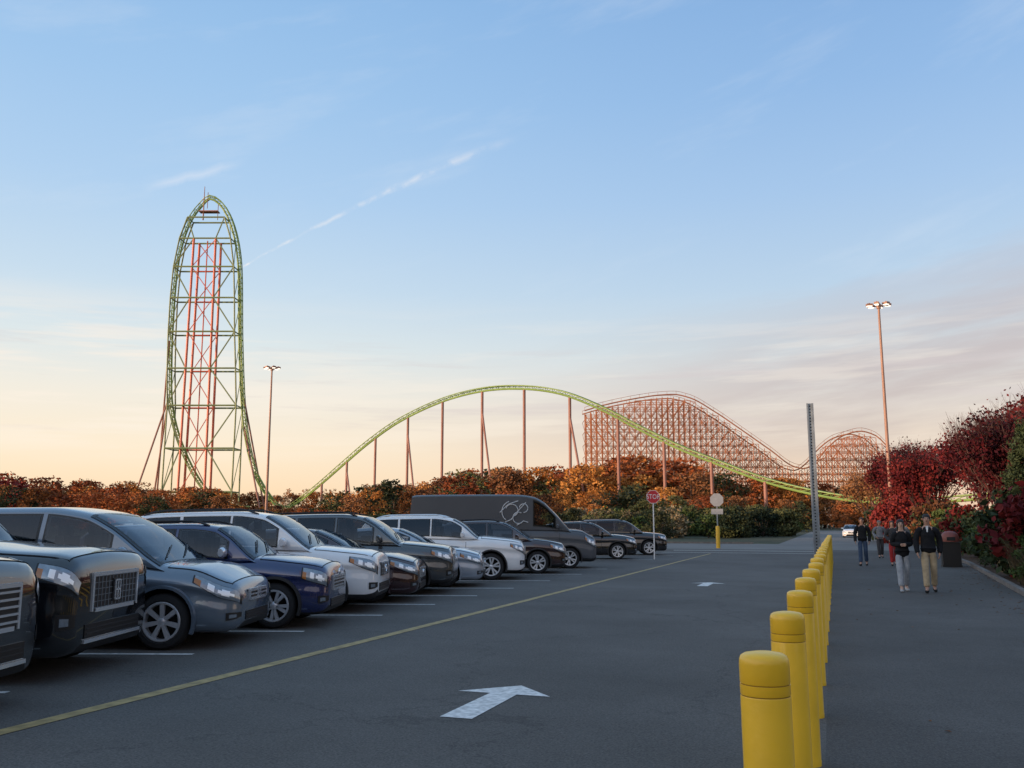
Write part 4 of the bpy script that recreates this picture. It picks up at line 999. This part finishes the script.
# ---------------------------------------------------------------- people
m_skin=mat('skin',(.42,.24,.17),.55,noise=.06); m_skin2=mat('skin_light',(.5,.32,.24),.55,noise=.06)
m_eye=mat('eye_dark',(.01,.01,.01),.2); m_mouth=mat('lips',(.22,.07,.06),.5)
def cloth(n,c): return mat(n,c,.85,noise=.25,nscale=9,bump=.4,bscale=14,spec=.2)
def skin(verts,edges,rad,root=0,sub=2,name='s'):
    me=bpy.data.meshes.new(name); me.from_pydata(verts,edges,[]); o=bpy.data.objects.new('tmp',me); COL.objects.link(o)
    md=o.modifiers.new('s','SKIN'); md.use_smooth_shade=True
    for i,sv in enumerate(me.skin_vertices[0].data):
        r=rad[i]; sv.radius=r if isinstance(r,tuple) else (r,r); sv.use_root=(i==root)
    sd_=o.modifiers.new('u','SUBSURF'); sd_.levels=sub; sd_.render_levels=sub
    bpy.context.view_layer.update(); r_=bpy.data.meshes.new_from_object(o.evaluated_get(bpy.context.evaluated_depsgraph_get())); bpy.data.objects.remove(o); return r_
def join(meshes,mats,name):
    b=MB()
    for me,mi in meshes: b.add([tuple(v.co) for v in me.vertices],[tuple(p.vertices) for p in me.polygons],mi)
    return b.mesh(name,mats,80)
def ell(c,r,n=12,mi=0,b=None):
    b=b or MB(); V=[]
    for i in range(1,n): 
        t=math.pi*i/n
        for k in range(n): a=2*math.pi*k/n; V.append((c[0]+r[0]*math.sin(t)*math.cos(a),c[1]+r[1]*math.sin(t)*math.sin(a),c[2]+r[2]*math.cos(t)))
    F=[(i*n+k,(i+1)*n+k,(i+1)*n+(k+1)%n,i*n+(k+1)%n) for i in range(n-2) for k in range(n)]+[tuple(range(n)),tuple(range((n-1)*n-1,(n-2)*n-1,-1))]
    b.add(V,F,mi); return b
def person(loc,h,rz,lab,jac,trou,hair,stride=.16,female=False,arms='down',shirt=None,hairlen=0,skinm=None,shoe=(.02,.02,.02)):
    skinm=skinm or m_skin; k=h/1.75; sw=.165 if female else .19
    T=thing('person',lab,'person','people walking on the walkway',(loc[0],loc[1],.005),rz,sc=(k,k,k))
    J={'pel':(0,0,.95),'wai':(0,0,1.08),'che':(0,-.01,1.27),'sho':(0,0,1.41),'nek':(0,0,1.48),'jaw':(0,-.022,1.555),'hd':(0,-.012,1.63),'top':(0,.0,1.705)}
    f1,f2=-stride,stride
    legs={}
    for s,fy_ in((-1,f1),(1,f2)):
        back=fy_>0
        hip=(s*.085,0,.90); kn=(s*.085,fy_*.45-(.05 if back else .03),.50); an=(s*.08,fy_*1.0+(.03 if back else 0),.115 if back else .09); toe=(s*.095,fy_-.13,.035)
        legs[s]=(hip,kn,an,toe)
    A_={}
    for s in(-1,1):
        sh=(s*sw,0,1.40)
        if arms=='down': el=(s*(sw+.06),.03+s*.05,1.13); wr_=(s*(sw+.04),-.07+s*.09,.89)
        elif arms=='pocket': el=(s*(sw+.085),.07,1.14); wr_=(s*(sw-.02),-.12,.98)
        else: el=(s*(sw+.05),.03,1.14); wr_=(s*.05,-.2,1.13)
        A_[s]=(sh,el,wr_)
    V=[J[n] for n in('pel','wai','che','sho','nek','jaw','hd','top')]; Rr=[(.12,.09),(.105,.08),(.12,.085),(.08,.06),.055,(.062,.07),(.076,.09),(.05,.06)]
    Ed=[(i,i+1) for i in range(7)]
    for s in(-1,1):
        o=len(V); V+=[legs[s][0],legs[s][1],legs[s][2],legs[s][3]]; Rr+=[.075,.05,.04,(.04,.03)]; Ed+=[(0,o),(o,o+1),(o+1,o+2),(o+2,o+3)]
        o=len(V); V+=[A_[s][0],A_[s][1],A_[s][2]]; Rr+=[.042,.034,.026]; Ed+=[(3,o),(o,o+1),(o+1,o+2)]
    parts=[(skin(V,Ed,Rr),0)]
    for s in(-1,1):
        el,wv=Vector(A_[s][1]),Vector(A_[s][2]); d=(wv-el).normalized()
        pv=wv+d*.085; side_=Vector((0,1,0)) if arms!='front' else Vector((0,0,1)); side_=(side_-d*side_.dot(d)).normalized()
        inn=Vector((-s,0,0)); 
        parts.append((skin([tuple(wv-d*.02),tuple(wv+d*.04),tuple(pv)],[(0,1),(1,2)],[(.026,.024),(.022,.038),(.018,.036)],sub=1),0))
        for j,(off,ln) in enumerate(((-.03,.07),(-.010,.08),(.010,.075),(.029,.06))):
            b0_=pv+side_*(-off)-d*.012; m1=b0_+d*ln*.5+inn*.006; e_=b0_+d*ln*.92+inn*.028
            parts.append((skin([tuple(b0_),tuple(m1),tuple(e_)],[(0,1),(1,2)],[.0095,.009,.007],sub=1),0))
        tb_=wv+d*.03+side_*(-.03 if side_.y>0 else .03); parts.append((skin([tuple(tb_),tuple(tb_+d*.035-side_*.02),tuple(tb_+d*.07-side_*.018+inn*.01)],[(0,1),(1,2)],[.012,.011,.008],sub=1),0))
    fb=MB(); ell((0,-.105,1.618),(.013,.02,.024),8,0,fb)
    for s in(-1,1): ell((s*.08,.0,1.625),(.012,.02,.032),8,0,fb)
    fm=fb.mesh('f',[]); parts.append((fm,0))
    ob('body',join(parts,[skinm],'body'),T)
    for s in(-1,1): ob('eye',ell((s*.031,-.098,1.642),(.012,.006,.007),8).mesh('eye',[m_eye],80),T)
    ob('mouth',ell((0,-.096,1.578),(.024,.007,.006),8).mesh('mouth',[m_mouth],80),T)
    V=[(0,0,1.0),(0,0,.93)];Rr=[(.14,.105),(.14,.11)];Ed=[(0,1)]
    for s in(-1,1):
        l=legs[s]; o=len(V); an=Vector(l[2]); kn=Vector(l[1]); V+=[l[0],l[1],tuple(kn.lerp(an,.5)),tuple(kn.lerp(an,.92))]; Rr+=[.095,.078,.073,.074]; Ed+=[(1,o),(o,o+1),(o+1,o+2),(o+2,o+3)]
    ob('trousers',join([(skin(V,Ed,Rr),0)],[trou],'trousers'),T)
    hem=.84 if not female else .80
    V=[(0,0,hem),(0,0,.98),(0,0,1.10),(0,-.01,1.28),(0,0,1.41),(0,.0,1.475)];Rr=[(.175,.135),(.17,.13),(.16,.125),(.175,.13),(.13,.10),(.075,.075)];Ed=[(i,i+1) for i in range(5)]
    ob('jacket',join([(skin(V,Ed,Rr,root=2),0)]+[(skin([tuple(Vector((s*.06,0,1.385))),tuple(Vector(A_[s][0])-Vector((s*.01,0,.01))),tuple(Vector(A_[s][0]).lerp(Vector(A_[s][1]),.5)),A_[s][1],tuple(Vector(A_[s][1]).lerp(Vector(A_[s][2]),.5)),tuple(Vector(A_[s][2])+(Vector(A_[s][2])-Vector(A_[s][1])).normalized()*.03)],[(0,1),(1,2),(2,3),(3,4),(4,5)],[.085,.085,.078,.070,.064,.056]),0) for s in(-1,1)],[jac],'jacket'),T)
    if shirt:
        b=MB(); b.add([(-.03,-.098,1.48),(.03,-.098,1.48),(.012,-.142,1.34),(-.012,-.142,1.34)],[(0,1,2,3)]); ob('shirt',b.mesh('shirt',[shirt]),T)
    hb=MB(); ell((0,.022,1.665),(.088,.098,.082),14,0,hb)
    if hairlen: ell((0,.055,1.60-hairlen*.4),(.088,.055,.08+hairlen*.5),12,0,hb); ell((-.072,.0,1.6-hairlen*.3),(.022,.045,.07+hairlen*.35),10,0,hb); ell((.072,.0,1.6-hairlen*.3),(.022,.045,.07+hairlen*.35),10,0,hb)
    ob('hair',hb.mesh('hair',[hair],80),T)
    sm=cloth('shoe',shoe)
    for s in(-1,1):
        an,toe=Vector(legs[s][2]),Vector(legs[s][3]); ob('shoe',skin([tuple(an+Vector((0,.045,-.045))),tuple(an+Vector((0,-.02,-.04))),tuple(toe+Vector((0,.03,.008))),tuple(toe+Vector((0,-.03,0)))],[(0,1),(1,2),(2,3)],[(.042,.042),(.045,.05),(.045,.036),(.035,.028)],name='shoe'),T).data.materials.append(sm)
    return T
hairb=mat('hair_black',(.012,.010,.009),.6,noise=.2,nscale=30); hairbr=mat('hair_brown',(.04,.022,.014),.6,noise=.2,nscale=30); hairg=mat('hair_grey',(.18,.17,.16),.7)
ck_black=cloth('cloth_black',(.012,.013,.016)); ck_khaki=cloth('cloth_khaki',(.40,.32,.21)); ck_grey=cloth('cloth_light_grey',(.33,.36,.40)); ck_jean=cloth('cloth_denim',(.05,.08,.14)); ck_dk=cloth('cloth_dark_grey',(.05,.05,.055)); ck_mid=cloth('cloth_mid_grey',(.18,.19,.21)); ck_w=cloth('cloth_white',(.6,.6,.6)); ck_red=cloth('cloth_red',(.35,.03,.03))
person((2.05,22.9),1.78,R_(-4),'man in black jacket and khaki trousers walking',ck_black,ck_khaki,hairb,arms='down',shirt=ck_w,stride=.2)
person((1.50,23.05),1.66,R_(4),'woman in black jacket and pale grey trousers, hands together',ck_black,ck_grey,hairb,female=True,arms='front',hairlen=.2,skinm=m_skin2,shirt=None,shoe=(.5,.5,.5),stride=.19)
person((1.05,36.7),1.80,R_(-8),'person in black jacket and dark blue jeans walking',ck_black,ck_jean,hairbr,arms='down')
person((2.05,45.4),1.72,R_(5),'person in grey coat and dark trousers walking',ck_mid,ck_dk,hairg,arms='pocket')
person((2.12,37.1),1.68,R_(3),'person in dark grey jacket and red trousers walking',ck_dk,ck_red,hairbr,female=True,arms='pocket',hairlen=.1)
person((2.55,38.6),1.74,R_(-3),'person in pale grey jacket and dark blue jeans walking',ck_mid,ck_jean,hairb,arms='down')
print('trees',cnt,'objects',len(bpy.data.objects))
